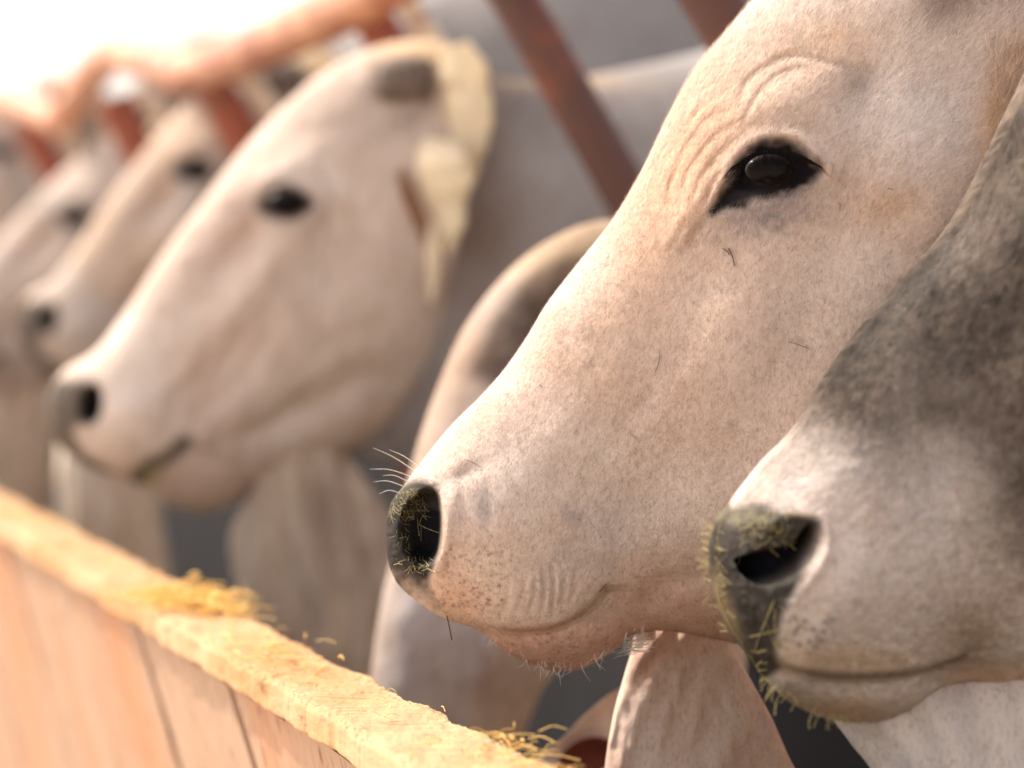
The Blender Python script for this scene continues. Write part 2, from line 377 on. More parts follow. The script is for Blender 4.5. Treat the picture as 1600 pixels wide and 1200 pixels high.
def horn(space, root, origin, n=105):
    """blunt dark stub above the brow"""
    x, y = seen_to_local(space, 632, 120, n)
    for sgn in (1, -1):
        c = space.world(np.array([x]), np.array([y]), np.array([(n-8)*sgn]))[0]; k = space.mpp*space.sc
        th = np.linspace(0, np.pi, 24)[:, None]; a = np.linspace(0, 2*np.pi, 40, endpoint=False)[None]
        sq = lambda t: np.sign(np.cos(t))*np.abs(np.cos(t))**.65
        sq2 = lambda t: np.sign(np.sin(t))*np.abs(np.sin(t))**.65
        ca, sa = math.cos(space.rot+R(4)), math.sin(space.rot+R(4))
        u = np.sin(th)**.7*sq(a)*45; v = np.sin(th)**.7*sq2(a)*31; w_ = np.cos(th)*28*np.ones_like(a)
        V = np.stack([c[0]+(u*ca+v*sa*-1)*k, c[1]-sgn*w_*k, c[2]-(-u*sa*-1*-1+v*ca)*k*1.0], -1).reshape(-1, 3)
        mesh_obj('horn', V, [grid_faces(24, 40)], M_HORN, root, origin=origin)

def make_cow(label, space, tone, neck, nk_color, nk_relief, bend, res=(220, 130, 60), head=T_HEAD, relief=t_relief, color=None, extra=None, eye=None, horn_n=None,
             leg_x=None, leg_col=(.45, .37, .31), matl=None, group='cattle feeding side by side along the barrier', nsp=None, cat='cow', name='cow', headkw={}, leg=True, neckp=2.2, legargs={}):
    B = Builder()
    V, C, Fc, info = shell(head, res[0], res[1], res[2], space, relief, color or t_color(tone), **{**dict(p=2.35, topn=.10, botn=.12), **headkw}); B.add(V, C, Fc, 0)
    nsp = nsp or space
    if neck is not None:
        V2, C2, F2, _ = shell(neck, 220, 110, 50, nsp, nk_relief, nk_color, p=neckp, bend=bend, botn=.55); B.add(V2, C2, F2, 0)
    if leg_x is not None and leg:
        X0 = float(nsp.world(np.array([leg_x]), np.array([0.]), np.array([0.]))[0][0])
        sx = lambda X: X/nsp.mpp+800
        inv = lambda X: nsp.inv(sx(X), 600)[0]
        Yf = lambda X: nsp.d + float(bend(np.array([inv(X)]))[0])
        legs(B, X0, .95, Yf, leg_col, nsp.mpp, **legargs)
    if extra: extra(B)
    allV = np.concatenate(B.V); ox, oy = float(allV[:, 0].mean()), float(allV[:, 1].mean())
    origin = (ox, oy, 0)
    root = empty(name, origin); tag(root, label, cat, group)
    B.build('body', [matl or M_COAT, M_EAR], root, origin)
    if eye:
        x, y = seen_to_local(space, eye[0], eye[1], eye[2]); finish_eye(space, x, y, eye[2], eye[3], eye[4], eye[5], root, origin, eye[6] if len(eye) > 6 else 0)
    if horn_n: horn(space, root, origin, horn_n)
    return root, origin, (V, C, Fc, info)

def bendf(x0, slope, soft=150, k=1.0):
    """horizontal swing of the body behind the head, metres per sculpt pixel"""
    return lambda x: slope*k*(np.logaddexp(0, (x-x0)/soft)*soft)

# ------------------------------------------------------------------ cow C (straw-lit drooping ear)
sp = Space(3.2)
NECK_C = [(520, 250, 470, 640, 40), (570, 160, 520, 690, 60), (640, 110, 560, 715, 78), (740, 118, 640, 735, 95), (860, 124, 740, 760, 118), (980, 104, 880, 790, 150),
 (1110, 72, 1020, 840, 200), (1260, 20, 1140, 1050, 270), (1450, -20, 1320, 1220, 330), (1900, 20, 1700, 1250, 380), (2400, 30, 2300, 1200, 370), (2750, 40, 2750, 1000, 290), (2900, 120, 2930, 700, 150), (2950, 300, 2960, 500, 0)]
def c_extra(B):
    V, C, Fc = dewlap(sp, (.54, .43, .34), (.68, .55, .43), (.40, .30, .23), [(500, 800, 30, 90, -8, (.22, .15, .11), .6), (440, 900, 40, 200, 0, (.58, .46, .36), .5)]); B.add(V, C, Fc, 0)
    for pth, hw_, n_, ti in (([(712, 80, 0), (728, 130, 8), (732, 190, 10), (722, 250, 6), (708, 300, 0)], [22, 36, 38, 34, 16], 96, .5),
                             ([(690, 225, 0), (682, 262, 8), (692, 300, 10), (702, 345, 8), (704, 398, 0)], [24, 64, 46, 26, 5], 122, .95),
                             ([(668, 340, 0), (674, 385, 4), (679, 430, 4), (677, 474, 0)], [8, 20, 12, 2], 116, .8)):
        V, C, Fc = ear(sp, pth, hw_, n_, cup=.3, tilt=ti, rag=.5, col=(.95, .88, .70)); B.add(V, C, Fc, 1)
    V, C, Fc = ear(sp, [(630, 268, 0), (642, 305, 4), (660, 350, 4), (670, 385, 0)], [4, 11, 10, 3], 126, cup=-.3, col=(.26, .13, .09), N=30, M=12)
    B.add(V, C, Fc, 1)
    # far ear
    V, C, Fc = ear(sp, [(722, 84, 0), (738, 140, 10), (722, 215, 14), (690, 285, 12), (688, 345, 6), (682, 400, 2), (678, 470, 0)], [22, 38, 50, 60, 36, 14, 3], -150, cup=-.35, col=(.80, .62, .42))
    B.add(V, C, Fc, 1)
nk = plain_color((.30, .275, .265), (.40, .375, .36), (.20, .17, .16), 11, spots=[(480, 900, 50, 200, 5, (.27, .19, .14), .6), (400, 850, 30, 150, 5, (.60, .47, .36), .7), (850, 280, 120, 90, 0, (.42, .40, .40), .6), (760, 380, 60, 90, 10, (.2, .14, .11), .7), (860, 126, 120, 14, 0, (.62, .44, .26), .6)])  # last spot paints the sunlit line along the neck crest
def dewlap(space, base, lite, dusk, dark=None, seed=3, l=(430, 362, 372, 398, 440), r=(540, 630, 690, 730, 780), n=(40, 55, 60, 62, 50)):
    ys = (700, 830, 930, 1060, 1230); st = [(l[0]+10, 660, r[0]-10, 655, 16)]+[(a, y_, b, y_, w_) for a, b, y_, w_ in zip(l, r, ys, n)]+[(l[4]+90, 1300, r[4]-60, 1300, 10)]
    def rel(x, y, nn): return 7*np.sin(2*np.pi*((x-.12*y)/58+1.3*vn(x, y, 170, seed)))+3*np.sin(2*np.pi*((x+.1*y)/27+vn(x, y, 90, seed+2)))+6*fbm(x, y, 80, seed)
    def colr(x, y, nn, s):
        c = np.tile(np.asarray(base)[None], (len(x), 1)).astype(float); v = fbm(x, y*.35, 40, seed)
        c = mixc(c, lite, np.clip(v*1.6, 0, 1)); c = mixc(c, dusk, np.clip(-v*1.6, 0, 1))
        if dark is not None:
            for (cx, cy, rx, ry, a, cc, k) in dark: c = mixc(c, cc, k*blob(x, y, cx, cy, rx, ry, a))
        return c
    return shell(st, 160, 90, 40, space, rel, colr, p=2.4)[:3]
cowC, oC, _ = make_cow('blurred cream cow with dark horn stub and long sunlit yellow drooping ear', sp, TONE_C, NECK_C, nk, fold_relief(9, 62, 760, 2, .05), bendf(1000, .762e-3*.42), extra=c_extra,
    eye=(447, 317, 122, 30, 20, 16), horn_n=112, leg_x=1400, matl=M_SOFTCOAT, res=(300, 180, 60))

# ------------------------------------------------------------------ cow D
spD = Space(4.55, .742, 0, (445, 315), (302, 264))
NECK_D = [(520, 250, 470, 640, 40), (570, 160, 520, 690, 60), (640, 105, 560, 715, 78), (740, 60, 640, 735, 95), (860, -20, 740, 760, 118), (980, -90, 880, 790, 160),
 (1110, -160, 1020, 840, 220), (1260, -200, 1140, 1050, 290), (1450, -200, 1150, 1290, 350), (1900, -130, 1700, 1280, 390), (2400, -120, 2300, 1220, 370), (2750, -60, 2750, 1050, 290), (2900, 60, 2930, 750, 150), (2950, 300, 2960, 500, 0)]
def d_extra(B):
    pass
def tmpl_ears(space, far=True, col=(.74, .56, .38), dl=(280, 180, 160, 170, 190), dr=(380, 385, 385, 380, 400)):
    def f(B):
        V, C, Fc = dewlap(space, (.78, .62, .48), (.85, .72, .58), (.66, .50, .38), None, 5, l=dl, r=dr); B.add(V, C, Fc, 0)  # dewlap colours raised to carry the sun falling on it
        for n0, cu in ((108, .35), (-150, -.35)):
            V, C, Fc = ear(space, [(722, 84, 0), (745, 140, 10), (760, 205, 14), (770, 265, 12), (775, 325, 6), (770, 380, 2), (762, 430, 0)], [22, 38, 50, 56, 46, 24, 3], n0, cup=cu, col=col); B.add(V, C, Fc, 1)
    return f
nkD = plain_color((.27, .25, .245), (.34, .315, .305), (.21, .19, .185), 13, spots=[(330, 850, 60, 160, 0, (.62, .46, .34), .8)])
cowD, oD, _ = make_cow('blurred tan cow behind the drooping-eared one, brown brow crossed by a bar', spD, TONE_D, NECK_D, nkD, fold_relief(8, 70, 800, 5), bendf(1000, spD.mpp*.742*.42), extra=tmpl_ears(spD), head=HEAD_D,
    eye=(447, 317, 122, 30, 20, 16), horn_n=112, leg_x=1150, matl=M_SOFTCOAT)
# ------------------------------------------------------------------ cow E
spE = Space(5.7, .62, -6, (445, 315), (118, 338))
nkE = plain_color((.40, .34, .31), (.55, .46, .40), (.32, .27, .25), 15, spots=[(330, 850, 60, 160, 0, (.60, .46, .38), .8)])
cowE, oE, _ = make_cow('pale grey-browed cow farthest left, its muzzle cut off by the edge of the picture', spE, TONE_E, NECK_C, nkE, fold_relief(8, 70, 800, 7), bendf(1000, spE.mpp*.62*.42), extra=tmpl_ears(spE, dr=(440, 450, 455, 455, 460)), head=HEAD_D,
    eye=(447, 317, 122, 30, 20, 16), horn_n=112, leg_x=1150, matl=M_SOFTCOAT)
# ------------------------------------------------------------------ two more cattle beyond
spH = Space(7.2, .47, 0, (620, 66), (84, 118))
nkH = plain_color((.36, .29, .25), (.44, .37, .32), (.28, .22, .19), 41)
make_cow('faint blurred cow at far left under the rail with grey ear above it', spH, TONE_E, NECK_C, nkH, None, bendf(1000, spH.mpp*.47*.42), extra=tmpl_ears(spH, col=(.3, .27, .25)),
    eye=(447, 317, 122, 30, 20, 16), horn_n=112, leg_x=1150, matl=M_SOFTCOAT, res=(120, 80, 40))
spJ = Space(6.5, .52, 4, (620, 66), (318, 52))
TONE_J = dict(base=(.26, .18, .14), lite=(.33, .25, .20), dusk=(.17, .11, .085), pink=(.3, .2, .15), seed=12)
nkJ = plain_color((.25, .19, .16), (.33, .26, .22), (.18, .13, .11), 43)
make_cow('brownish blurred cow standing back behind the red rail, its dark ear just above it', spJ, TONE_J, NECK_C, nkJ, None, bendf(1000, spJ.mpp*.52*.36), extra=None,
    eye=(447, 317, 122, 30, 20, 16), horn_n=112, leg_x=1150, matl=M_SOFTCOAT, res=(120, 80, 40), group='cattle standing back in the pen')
def f_color(x, y, n, s):
    c = t_color(TONE_F)(x, y, n, s)
    c = mixc(c, (.06, .04, .032), .92*inside(x, y, [(478, 168), (540, 118), (600, 92), (680, 80), (735, 110), (735, 200), (640, 240), (545, 232)], 14)*np.clip(1+.4*fbm(x, y, 30, 3), 0, 1))
    c = mixc(c, (.27, .24, .25), .6*blob(x, y, 520, 270, 60, 50)); c = mixc(c, (.45, .41, .42), .5*blob(x, y, 420, 420, 90, 90))
    c = mixc(c, (.30, .22, .155), .9*blob(x, y, 690, 75, 130, 28, 8))
    return mixc(c, (.40, .28, .20), .6*np.exp(-(poly_d(x, y, [(75, 618), (245, 412), (400, 210), (500, 117)])[0]/26)**2))
# ------------------------------------------------------------------ cow F (head lowered, half hidden)
spF = Space(2.5, 1.30, 25, (620, 66), (838, 388))
HEAD_F = [(a, b, a+(c-a)*k, b+(d-b)*k, w_*.95) for (a, b, c, d, w_), k in zip(T_HEAD, [1, 1, .95, .88, .80, .72, .66, .62, .60, .60, .60, .62, .66, .7, .75, .8, .9, 1, 1, 1])]
spFn = Space(2.5, 1.28, 0, (620, 66), (893, 350))
NECK_F = [(600, 260, 560, 400, 40), (650, 150, 620, 440, 70), (720, 100, 700, 470, 90), (820, 60, 820, 500, 110), (940, 0, 960, 530, 140),
 (1110, -90, 1150, 560, 190), (1260, -160, 1320, 700, 220), (1450, -180, 1450, 900, 240), (1900, -150, 1700, 1080, 250), (2300, -140, 2200, 1040, 240), (2550, -80, 2550, 900, 200), (2650, 50, 2680, 650, 120), (2700, 250, 2710, 420, 0)]
nkF = plain_color((.42, .36, .33), (.50, .45, .42), (.30, .26, .24), 17)
cowF, oF, _ = make_cow('pale cow with lowered head and brown poll, mostly hidden behind the sharp cream cow', spF, TONE_F, NECK_F, nkF, None, bendf(900, spF.mpp*1.3*.30), extra=None,
    eye=(447, 317, 122, 30, 20, 16), horn_n=None, leg_x=1150, matl=M_SOFTCOAT, head=HEAD_F, color=f_color, nsp=spFn, legargs=dict(half=.12, length=1.0))
# ------------------------------------------------------------------ calf G (only its ear shows low down)
spG = Space(2.22, 1.0, 42, (680, 64), (1020, 1085))
def g_extra(B):
    s2 = Space(2.16)
    V, C, Fc = ear(s2, [(1040, 1120, 0), (990, 1128, 5), (940, 1146, 8), (895, 1164, 4), (838, 1180, 0)], [60, 66, 52, 30, 2], 60, cup=-.7, col=(.62, .55, .50), thick=4); B.add(V, C, Fc, 0)
    V, C, Fc = ear(s2, [(960, 1180, 0), (925, 1172, 5), (895, 1176, 3), (868, 1186, 0)], [30, 34, 24, 3], 72, cup=-.5, col=(.12, .035, .025), thick=2, N=30, M=12); B.add(V, C, Fc, 0)
NECK_G = [(650, 130, 680, 230, 20), (680, 70, 740, 190, 50), (740, 10, 810, 140, 70), (840, -91, 900, 55, 85), (980, -161, 1010, 40, 110), (1110, -181, 1110, 60, 130), (1350, -175, 1350, 130, 150), (1700, -170, 1700, 190, 150), (1950, -100, 1960, 120, 100), (2000, 0, 2000, 40, 0)]
spGn = Space(2.22, 1.0, 0, (680, 64), (1020, 1085))
nkG = plain_color((.45, .38, .34), (.5, .45, .4), (.35, .3, .28), 19)
cowG, oG, _ = make_cow('calf of which only a pale ear with dark red lining shows below the sharp chin', spG, TONE_F, NECK_G, nkG, None, bendf(900, spG.mpp*.3), extra=g_extra, horn_n=None, leg_x=None, eye=(447, 317, 122, 30, 20, 16), matl=M_SOFTCOAT, res=(120, 70, 40), cat='calf', name='calf')

# =================================================== cow A (the sharp one)
spA = Space(1.8)
HEAD_A = [(604, 846, 604, 848, 0), (604, 818, 609, 884, 44), (612, 786, 624, 914, 74), (632, 757, 652, 938, 104), (660, 720, 690, 962, 128), (702, 668, 742, 980, 143),
 (750, 620, 792, 1016, 152), (788, 577, 848, 1044, 156), (822, 528, 905, 1045, 158), (852, 478, 952, 1020, 160), (882, 438, 990, 990, 163), (914, 398, 1040, 984, 170),
 (952, 350, 1110, 996, 184), (982, 303, 1190, 1012, 200), (1012, 248, 1290, 1030, 216), (1046, 176, 1400, 1030, 234), (1084, 110, 1510, 1010, 246), (1132, 52, 1620, 980, 256),
 (1182, -6, 1710, 920, 262), (1250, -70, 1780, 820, 262), (1330, -110, 1820, 680, 255), (1430, -125, 1830, 480, 235), (1540, -110, 1800, 280, 190), (1640, -50, 1740, 110, 110), (1680, 10, 1690, 40, 0)]
EYE_A = [(1110, 332), (1130, 290), (1152, 250), (1190, 222), (1238, 224), (1266, 246), (1284, 268), (1262, 290), (1228, 303), (1190, 310), (1150, 319)]
LID_A = [(1150, 292), (1168, 254), (1200, 238), (1236, 244), (1262, 266), (1236, 284), (1204, 292), (1172, 298)]
NOS_A = [(640, 786), (662, 768), (682, 772), (688, 800), (687, 845), (678, 872), (655, 882), (636, 866), (626, 838), (628, 808)]
PAD_A = [(590, 850), (600, 790), (625, 762), (650, 750), (680, 758), (690, 800), (688, 850), (682, 880), (672, 905), (682, 935), (700, 965), (660, 965), (610, 910)]
MOUTH_A = [(700, 962), (740, 974), (790, 984), (840, 984), (885, 972), (925, 945), (948, 918), (960, 902)]
def a_relief(x, y, n):
    r = 0
    # orbit, brow, lids
    r = r + 26*blob(x, y, 1195, 262, 120, 90, -25) + 14*blob(x, y, 1200, 165, 130, 36, -18)
    r = r - 20*blob(x, y, 1345, 135, 34, 40, 30) - 10*blob(x, y, 1340, 230, 36, 90, 10)
    r = r - 24*inside(x, y, EYE_A, 13)
    r = r - 12*inside(x, y, LID_A, 7)
    d, t = poly_d(x, y, LID_A+[LID_A[0]]); r = r + 5*np.exp(-(d/8)**2)
    d, t = poly_d(x, y, [(1112, 332), (1128, 285), (1152, 246), (1192, 218), (1242, 218), (1290, 262)]); r = r + 9*np.exp(-(d/13)**2)
    # folds above and before the eye
    for P, a, s in [([(1150, 165), (1180, 118), (1240, 88), (1300, 98), (1345, 108)], 11, 7), ([(1160, 190), (1190, 140), (1230, 112), (1275, 106)], 7, 5), ([(1185, 150), (1220, 126), (1262, 118)], 4, 4),
                    ([(1205, 95), (1250, 76), (1295, 84)], 4, 5), ([(1040, 320), (1062, 250), (1100, 195), (1160, 160)], 7, 6), ([(1060, 318), (1080, 262), (1118, 214), (1165, 185)], 7, 5),
                    ([(1024, 318), (1044, 250), (1085, 182), (1140, 140)], 5, 6), ([(1078, 320), (1098, 275), (1130, 235), (1160, 212)], 6, 5), ([(1012, 330), (1028, 262), (1060, 196)], 4, 6), ([(1096, 325), (1112, 290), (1140, 250)], 6, 4), ([(1045, 345), (1046, 300), (1058, 270)], 6, 5),
                    ([(1112, 334), (1092, 352), (1072, 386), (1056, 398)], 12, 9), ([(1085, 335), (1062, 360), (1040, 400)], 6, 8), ([(1118, 380), (1145, 398), (1158, 420)], 4, 5)]:
        r = r + crease(x+6*vn(x, y, 30, 61), y+6*vn(x, y, 30, 62), P, a*.68, s)*(1+.9*vn(x, y, 40, 63))
    r = r + 13*blob(x, y, 1075, 330, 22, 60, 22)
    # planes of the face
    r = r - 9*blob(x, y, 1075, 470, 60, 110, 42) + 7*blob(x, y, 1165, 440, 40, 130, 35)
    r = r - 14*blob(x, y, 1225, 560, 45, 180, 25) + 7*blob(x, y, 1100, 620, 70, 200, 40)
    r = r - 16*blob(x, y, 1000, 760, 70, 130, 60) + 22*blob(x, y, 1370, 420, 130, 230, 25)
    r = r - 12*blob(x, y, 1395, 335, 50, 30, -20) - 8*blob(x, y, 930, 620, 40, 150, 42)
    r = r + 10*blob(x, y, 890, 660, 34, 180, 42)
    r = r - 12*blob(x, y, 1000, 640, 20, 120, 35)*.6
    # muzzle, nostril, lips
    r = r + 20*blob(x, y, 790, 840, 120, 100) + 10*blob(x, y, 860, 930, 60, 36, -15)
    r = r - 9*blob(x, y, 722, 742, 40, 12, -28) - 7*blob(x, y, 760, 790, 14, 28) + 10*blob(x, y, 706, 800, 12, 50)
    r = r + 9*(np.exp(-(poly_d(x, y, [(672, 756), (694, 790), (696, 850), (684, 890)])[0]/8)**2))
    r = r - 52*inside(x, y, NOS_A, 6)*sst(600, 660, x)
    r = r - 10*inside(x, y, NOS_A, 14)
    pm = inside(x, y, PAD_A, 6); r = r + pm*(3.2*np.abs(vn(x, y, 11, 77))*2-1.5)
    for P, a, s in [([(848, 885), (850, 920), (846, 955)], 7, 4.5), ([(862, 880), (864, 920), (862, 962)], 8, 4.5), ([(836, 895), (834, 925), (828, 955)], 5, 4), ([(880, 895), (880, 925), (872, 955)], 6, 5), ([(820, 905), (815, 930), (808, 958)], 4, 5), ([(898, 895), (896, 920), (888, 945)], 5, 5), ([(795, 915), (790, 940), (782, 965)], 3, 5)]:
        r = r + crease(x, y, P, a, s)
    d, t = poly_d(x, y, MOUTH_A[:-1]+[(975, 915), (1060, 930), (1250, 960), (1600, 960)], signed=True)
    below = sst(-3, 12, -d)*sst(1010, 935, x)
    r = r - 16*below*sst(690, 760, x)
    r = r - 5*np.exp(-(d/6)**2)*sst(700, 740, x)*sst(965, 945, x)
    r = r + 0*x + crease(x, y, [(1000, 985), (1010, 940), (1060, 905), (1130, 890)], 10, 22)
    r = r + 9*blob(x, y, 880, 1010, 80, 26, -8)
    r = r + 5*fbm(x, y, 120, 3, 3) + 1.2*fbm(x, y, 22, 9, 2)
    return r
def specks(x, y, pts, r):
    m = np.zeros(x.shape)
    for (a, b) in pts: m = np.maximum(m, np.exp(-(((x-a)**2+(y-b)**2)/r**2)))
    return m
_ra = random.Random(5)
FOLL = [(690+_ra.random()*95, 850+_ra.random()*100) for _ in range(75)]+[(700+_ra.random()*180, 830+_ra.random()*130) for _ in range(40)]+[(800+_ra.random()*150, 985+_ra.random()*45) for _ in range(30)]
STREAK = [(1050+_ra.gauss(0, 55), 330-_ra.gauss(0, 80)) for _ in range(0)]
def a_color(x, y, n, s):
    c = np.tile(np.array([[.62, .49, .41]]), (len(x), 1))
    v = fbm(x, y, 160, 21); c = mixc(c, (.70, .60, .53), np.clip(v*1.7, 0, 1)); c = mixc(c, (.55, .39, .30), np.clip(-v*1.5, 0, 1))
    c = mixc(c, (.64, .42, .28), .75*blob(x, y, 1070, 270, 60, 150, 28)+.0)
    c = mixc(c, (.62, .42, .30), .5*blob(x, y, 960, 480, 60, 160, 40))
    c = mixc(c, (.66, .50, .38), .5*blob(x, y, 1230, 130, 130, 60))
    c = mixc(c, (.66, .60, .57), .8*blob(x, y, 1430, 190, 140, 100, 20))
    c = mixc(c, (.55, .46, .41), .5*blob(x, y, 1240, 520, 80, 160, 25))
    c = mixc(c, (.60, .41, .26), .6*blob(x, y, 1380, 330, 60, 36, -15))
    c = mixc(c, (.70, .62, .57), .6*blob(x, y, 780, 760, 120, 90))
    c = mixc(c, (.50, .44, .42), .45*blob(x, y, 960, 820, 50, 70, 20)+.35*blob(x, y, 880, 880, 60, 30))
    c = mixc(c, (.72, .47, .37), .85*sst(960, 1000, y+.10*(x-850)+10*fbm(x, y, 40, 2))*sst(1180, 1050, x)*sst(690, 740, x))
    c = mixc(c, (.68, .46, .36), .8*blob(x, y, 1060, 950, 110, 50, 10)+.7*blob(x, y, 715, 930, 50, 34, 25))
    c = mixc(c, (.36, .27, .22), .45*blob(x, y, 1470, 10, 60, 40))
    c = mixc(c, (.66, .42, .24), .65*blob(x, y, 1548, 200, 26, 70, 5)+.5*blob(x, y, 1590, 120, 40, 60)+.35*blob(x, y, 1300, 60, 60, 30)); c = mixc(c, (.24, .17, .13), .55*blob(x, y, 1478, 12, 40, 26, -30))
    # fine mottling
    f = fbm(x, y, 14, 31, 2); c = c*(1-.07*np.clip(f*2.2, 0, 1)[:, None])
    f = vn(x*1.0+.6*y, (y-.6*x)*.35, 7, 41); c = c*(1-.07*np.clip(f*2.2, 0, 1)[:, None])
    # grey stains, plus shading of the pit behind the brow put into colour
    c = mixc(c, (.33, .28, .27), .65*blob(x, y, 762, 790, 15, 26, 10)+.6*blob(x, y, 896, 808, 15, 13)+.35*blob(x, y, 725, 745, 30, 9, -25)+.5*blob(x, y, 1344, 128, 18, 22, 20))
    c = mixc(c, (.20, .175, .175), .72*blob(x, y, 1190, 338, 78, 34, -12)*(1+.8*fbm(x, y, 7, 5, 2)))
    eye = inside(x+9*vn(x, y, 9, 71), y+9*vn(x, y, 9, 72), EYE_A, 11)
    c = mixc(c, (.30, .25, .24), .5*inside(x, y, EYE_A, 30))
    c = mixc(c, (.010, .008, .009), eye)
    c = mixc(c, (.035, .03, .033), .7*blob(x, y, 1165, 305, 40, 9, -14)*eye)
    d, _ = poly_d(x, y, [(1112, 334), (1128, 320), (1160, 322)]); c = mixc(c, (.02, .016, .014), np.exp(-(d/7)**2))
    pad = inside(x, y, PAD_A, 8)
    pad = pad*(1-.75*sst(880, 965, y+30*fbm(x, y, 16, 91, 2)))
    padc = np.array([[.017, .016, .015]])*(1+1.1*fbm(x, y, 9, 8, 3)[:, None])
    c = c*(1-pad[:, None]*.97)+padc*pad[:, None]*.97
    c = mixc(c, (.08, .07, .05), .7*pad*blob(x, y, 640, 766, 20, 16, 30))
    c = mixc(c, (.006, .006, .007), inside(x, y, NOS_A, 6)*sst(620, 648, x+12*(fbm(x, y, 20, 3)))*sst(790, 815, y+18*fbm(x, y, 18, 4)))
    d, t = poly_d(x, y, MOUTH_A); c = mixc(c, (.30, .13, .09), .5*np.exp(-(d/4.5)**2)*sst(745, 800, x)*sst(950, 900, x))
    c = mixc(c, (.22, .14, .10), .4*blob(x, y, 944, 924, 16, 8, -50))
    c = mixc(c, (.20, .10, .075), .6*specks(x, y, FOLL[::2], 2.3)+.45*specks(x, y, FOLL[1::2], 1.8))
    return np.clip(c, .004, .9)
NECK_A = [(1450, 80, 1500, 700, 60), (1450, -60, 1450, 850, 150), (1560, -150, 1480, 950, 190), (1750, -180, 1560, 1150, 220), (2000, -200, 1700, 1500, 260), (2250, -260, 1900, 1900, 380),
 (2600, -330, 2300, 2050, 500), (3200, -300, 3000, 2050, 560), (4000, -280, 3900, 1950, 540), (4500, -200, 4500, 1600, 400), (4700, 0, 4750, 1000, 200), (4800, 400, 4800, 600, 0)]
nkA = plain_color((.58, .47, .40), (.66, .58, .53), (.50, .40, .33), 23)
def a_extra(B):
    # hanging dewlap below the jaw
    DW = [(985, 975, 1130, 975, 30), (990, 1000, 1142, 1005, 42), (974, 1060, 1172, 1060, 52), (958, 1120, 1205, 1120, 58), (945, 1200, 1242, 1200, 62), (935, 1320, 1320, 1320, 66), (950, 1450, 1450, 1450, 70), (1050, 1600, 1650, 1600, 80), (1350, 1750, 1850, 1700, 90), (1700, 1820, 2000, 1700, 60), (1850, 1800, 2000, 1750, 0)]
    def rel(x, y, n):
        q = (x+.38*y)/46 + 1.5*vn(x, y, 90, 3)
        q2 = (x-.1*y)/23+1.6*vn(x, y, 60, 7)
        return 2.6*np.sin(2*np.pi*q)*(.5+vn(x, y, 70, 9)+.5)+2.0*np.sin(2*np.pi*q2)*(.5+vn(x, y, 50, 19)) + 8*fbm(x, y, 50, 5, 3)
    def colr(x, y, n, s):
        c = np.tile(np.array([[.70, .53, .43]]), (len(x), 1)); v = fbm(x*1.5, y*.6, 50, 6)
        c = mixc(c, (.58, .38, .30), np.clip(v*1.6, 0, 1)); return mixc(c, (.76, .62, .53), np.clip(-v*1.6, 0, 1))
    s2 = Space(1.86)
    V, C, Fc, _ = shell(DW, 260, 150, 50, s2, rel, colr, p=2.4); B.add(V, C, Fc, 0)
    for n0, cu in ((235, .35), (-280, -.35)):
        V, C, Fc = ear(spA, [(1640, -90, 0), (1720, 20, 20), (1760, 180, 24), (1770, 320, 20), (1750, 470, 10), (1720, 560, 0)], [50, 80, 100, 100, 60, 4], n0, cup=cu, col=(.8, .64, .46)); B.add(V, C, Fc, 1)
cowA, oA, infoA = make_cow('sharp cream cow in the centre with dark nostril, wrinkled brow and pink lower lip', spA, None, NECK_A, nkA, None, bendf(1500, spA.mpp*.30), res=(620, 420, 120), head=HEAD_A, relief=a_relief, color=a_color,
    extra=a_extra, eye=(1202, 266, 236, 36, 24, 19, 0), leg_x=2400, matl=M_COAT, headkw=dict(p=2.3, topn=.12, botn=.14))

# =================================================== cow B (grey cheek, right edge)
spB = Space(1.60, yaw=-14, piv=1300)
spB.yaw = R(14)
HEAD_B = [(1116, 884, 1116, 886, 0), (1114, 848, 1120, 925, 40), (1124, 814, 1136, 965, 78), (1145, 786, 1158, 1005, 108), (1170, 752, 1184, 1045, 134), (1200, 716, 1216, 1080, 154),
 (1234, 684, 1258, 1108, 168), (1266, 648, 1304, 1125, 178), (1294, 600, 1350, 1131, 184), (1330, 545, 1400, 1124, 188), (1366, 500, 1446, 1100, 192), (1412, 450, 1500, 1077, 200),
 (1456, 403, 1570, 1079, 212), (1502, 352, 1650, 1085, 225), (1548, 282, 1760, 1100, 245), (1594, 190, 1880, 1110, 265), (1645, 85, 2000, 1100, 285), (1700, -10, 2120, 1060, 295),
 (1760, -120, 2200, 950, 295), (1880, -200, 2250, 700, 270), (2050, -200, 2260, 450, 200), (2180, -100, 2240, 200, 90), (2220, 0, 2230, 60, 0)]
NOS_B = [(1160, 868), (1188, 850), (1200, 822), (1225, 806), (1262, 808), (1272, 826), (1268, 858), (1248, 884), (1218, 902), (1188, 908), (1164, 894)]
NOSD_B = [(1150, 872), (1195, 862), (1240, 850), (1262, 822), (1270, 840), (1262, 868), (1240, 888), (1215, 902), (1185, 906), (1160, 890)]
PAD_B = [(1080, 860), (1100, 800), (1140, 790), (1185, 788), (1232, 802), (1272, 810), (1274, 845), (1252, 888), (1232, 925), (1214, 965), (1208, 1010), (1222, 1045), (1190, 1060), (1130, 1010), (1090, 930)]
MOUTH_B = [(1150, 1000), (1195, 1020), (1240, 1042), (1310, 1055), (1400, 1057), (1465, 1048), (1505, 1032), (1530, 1015)]
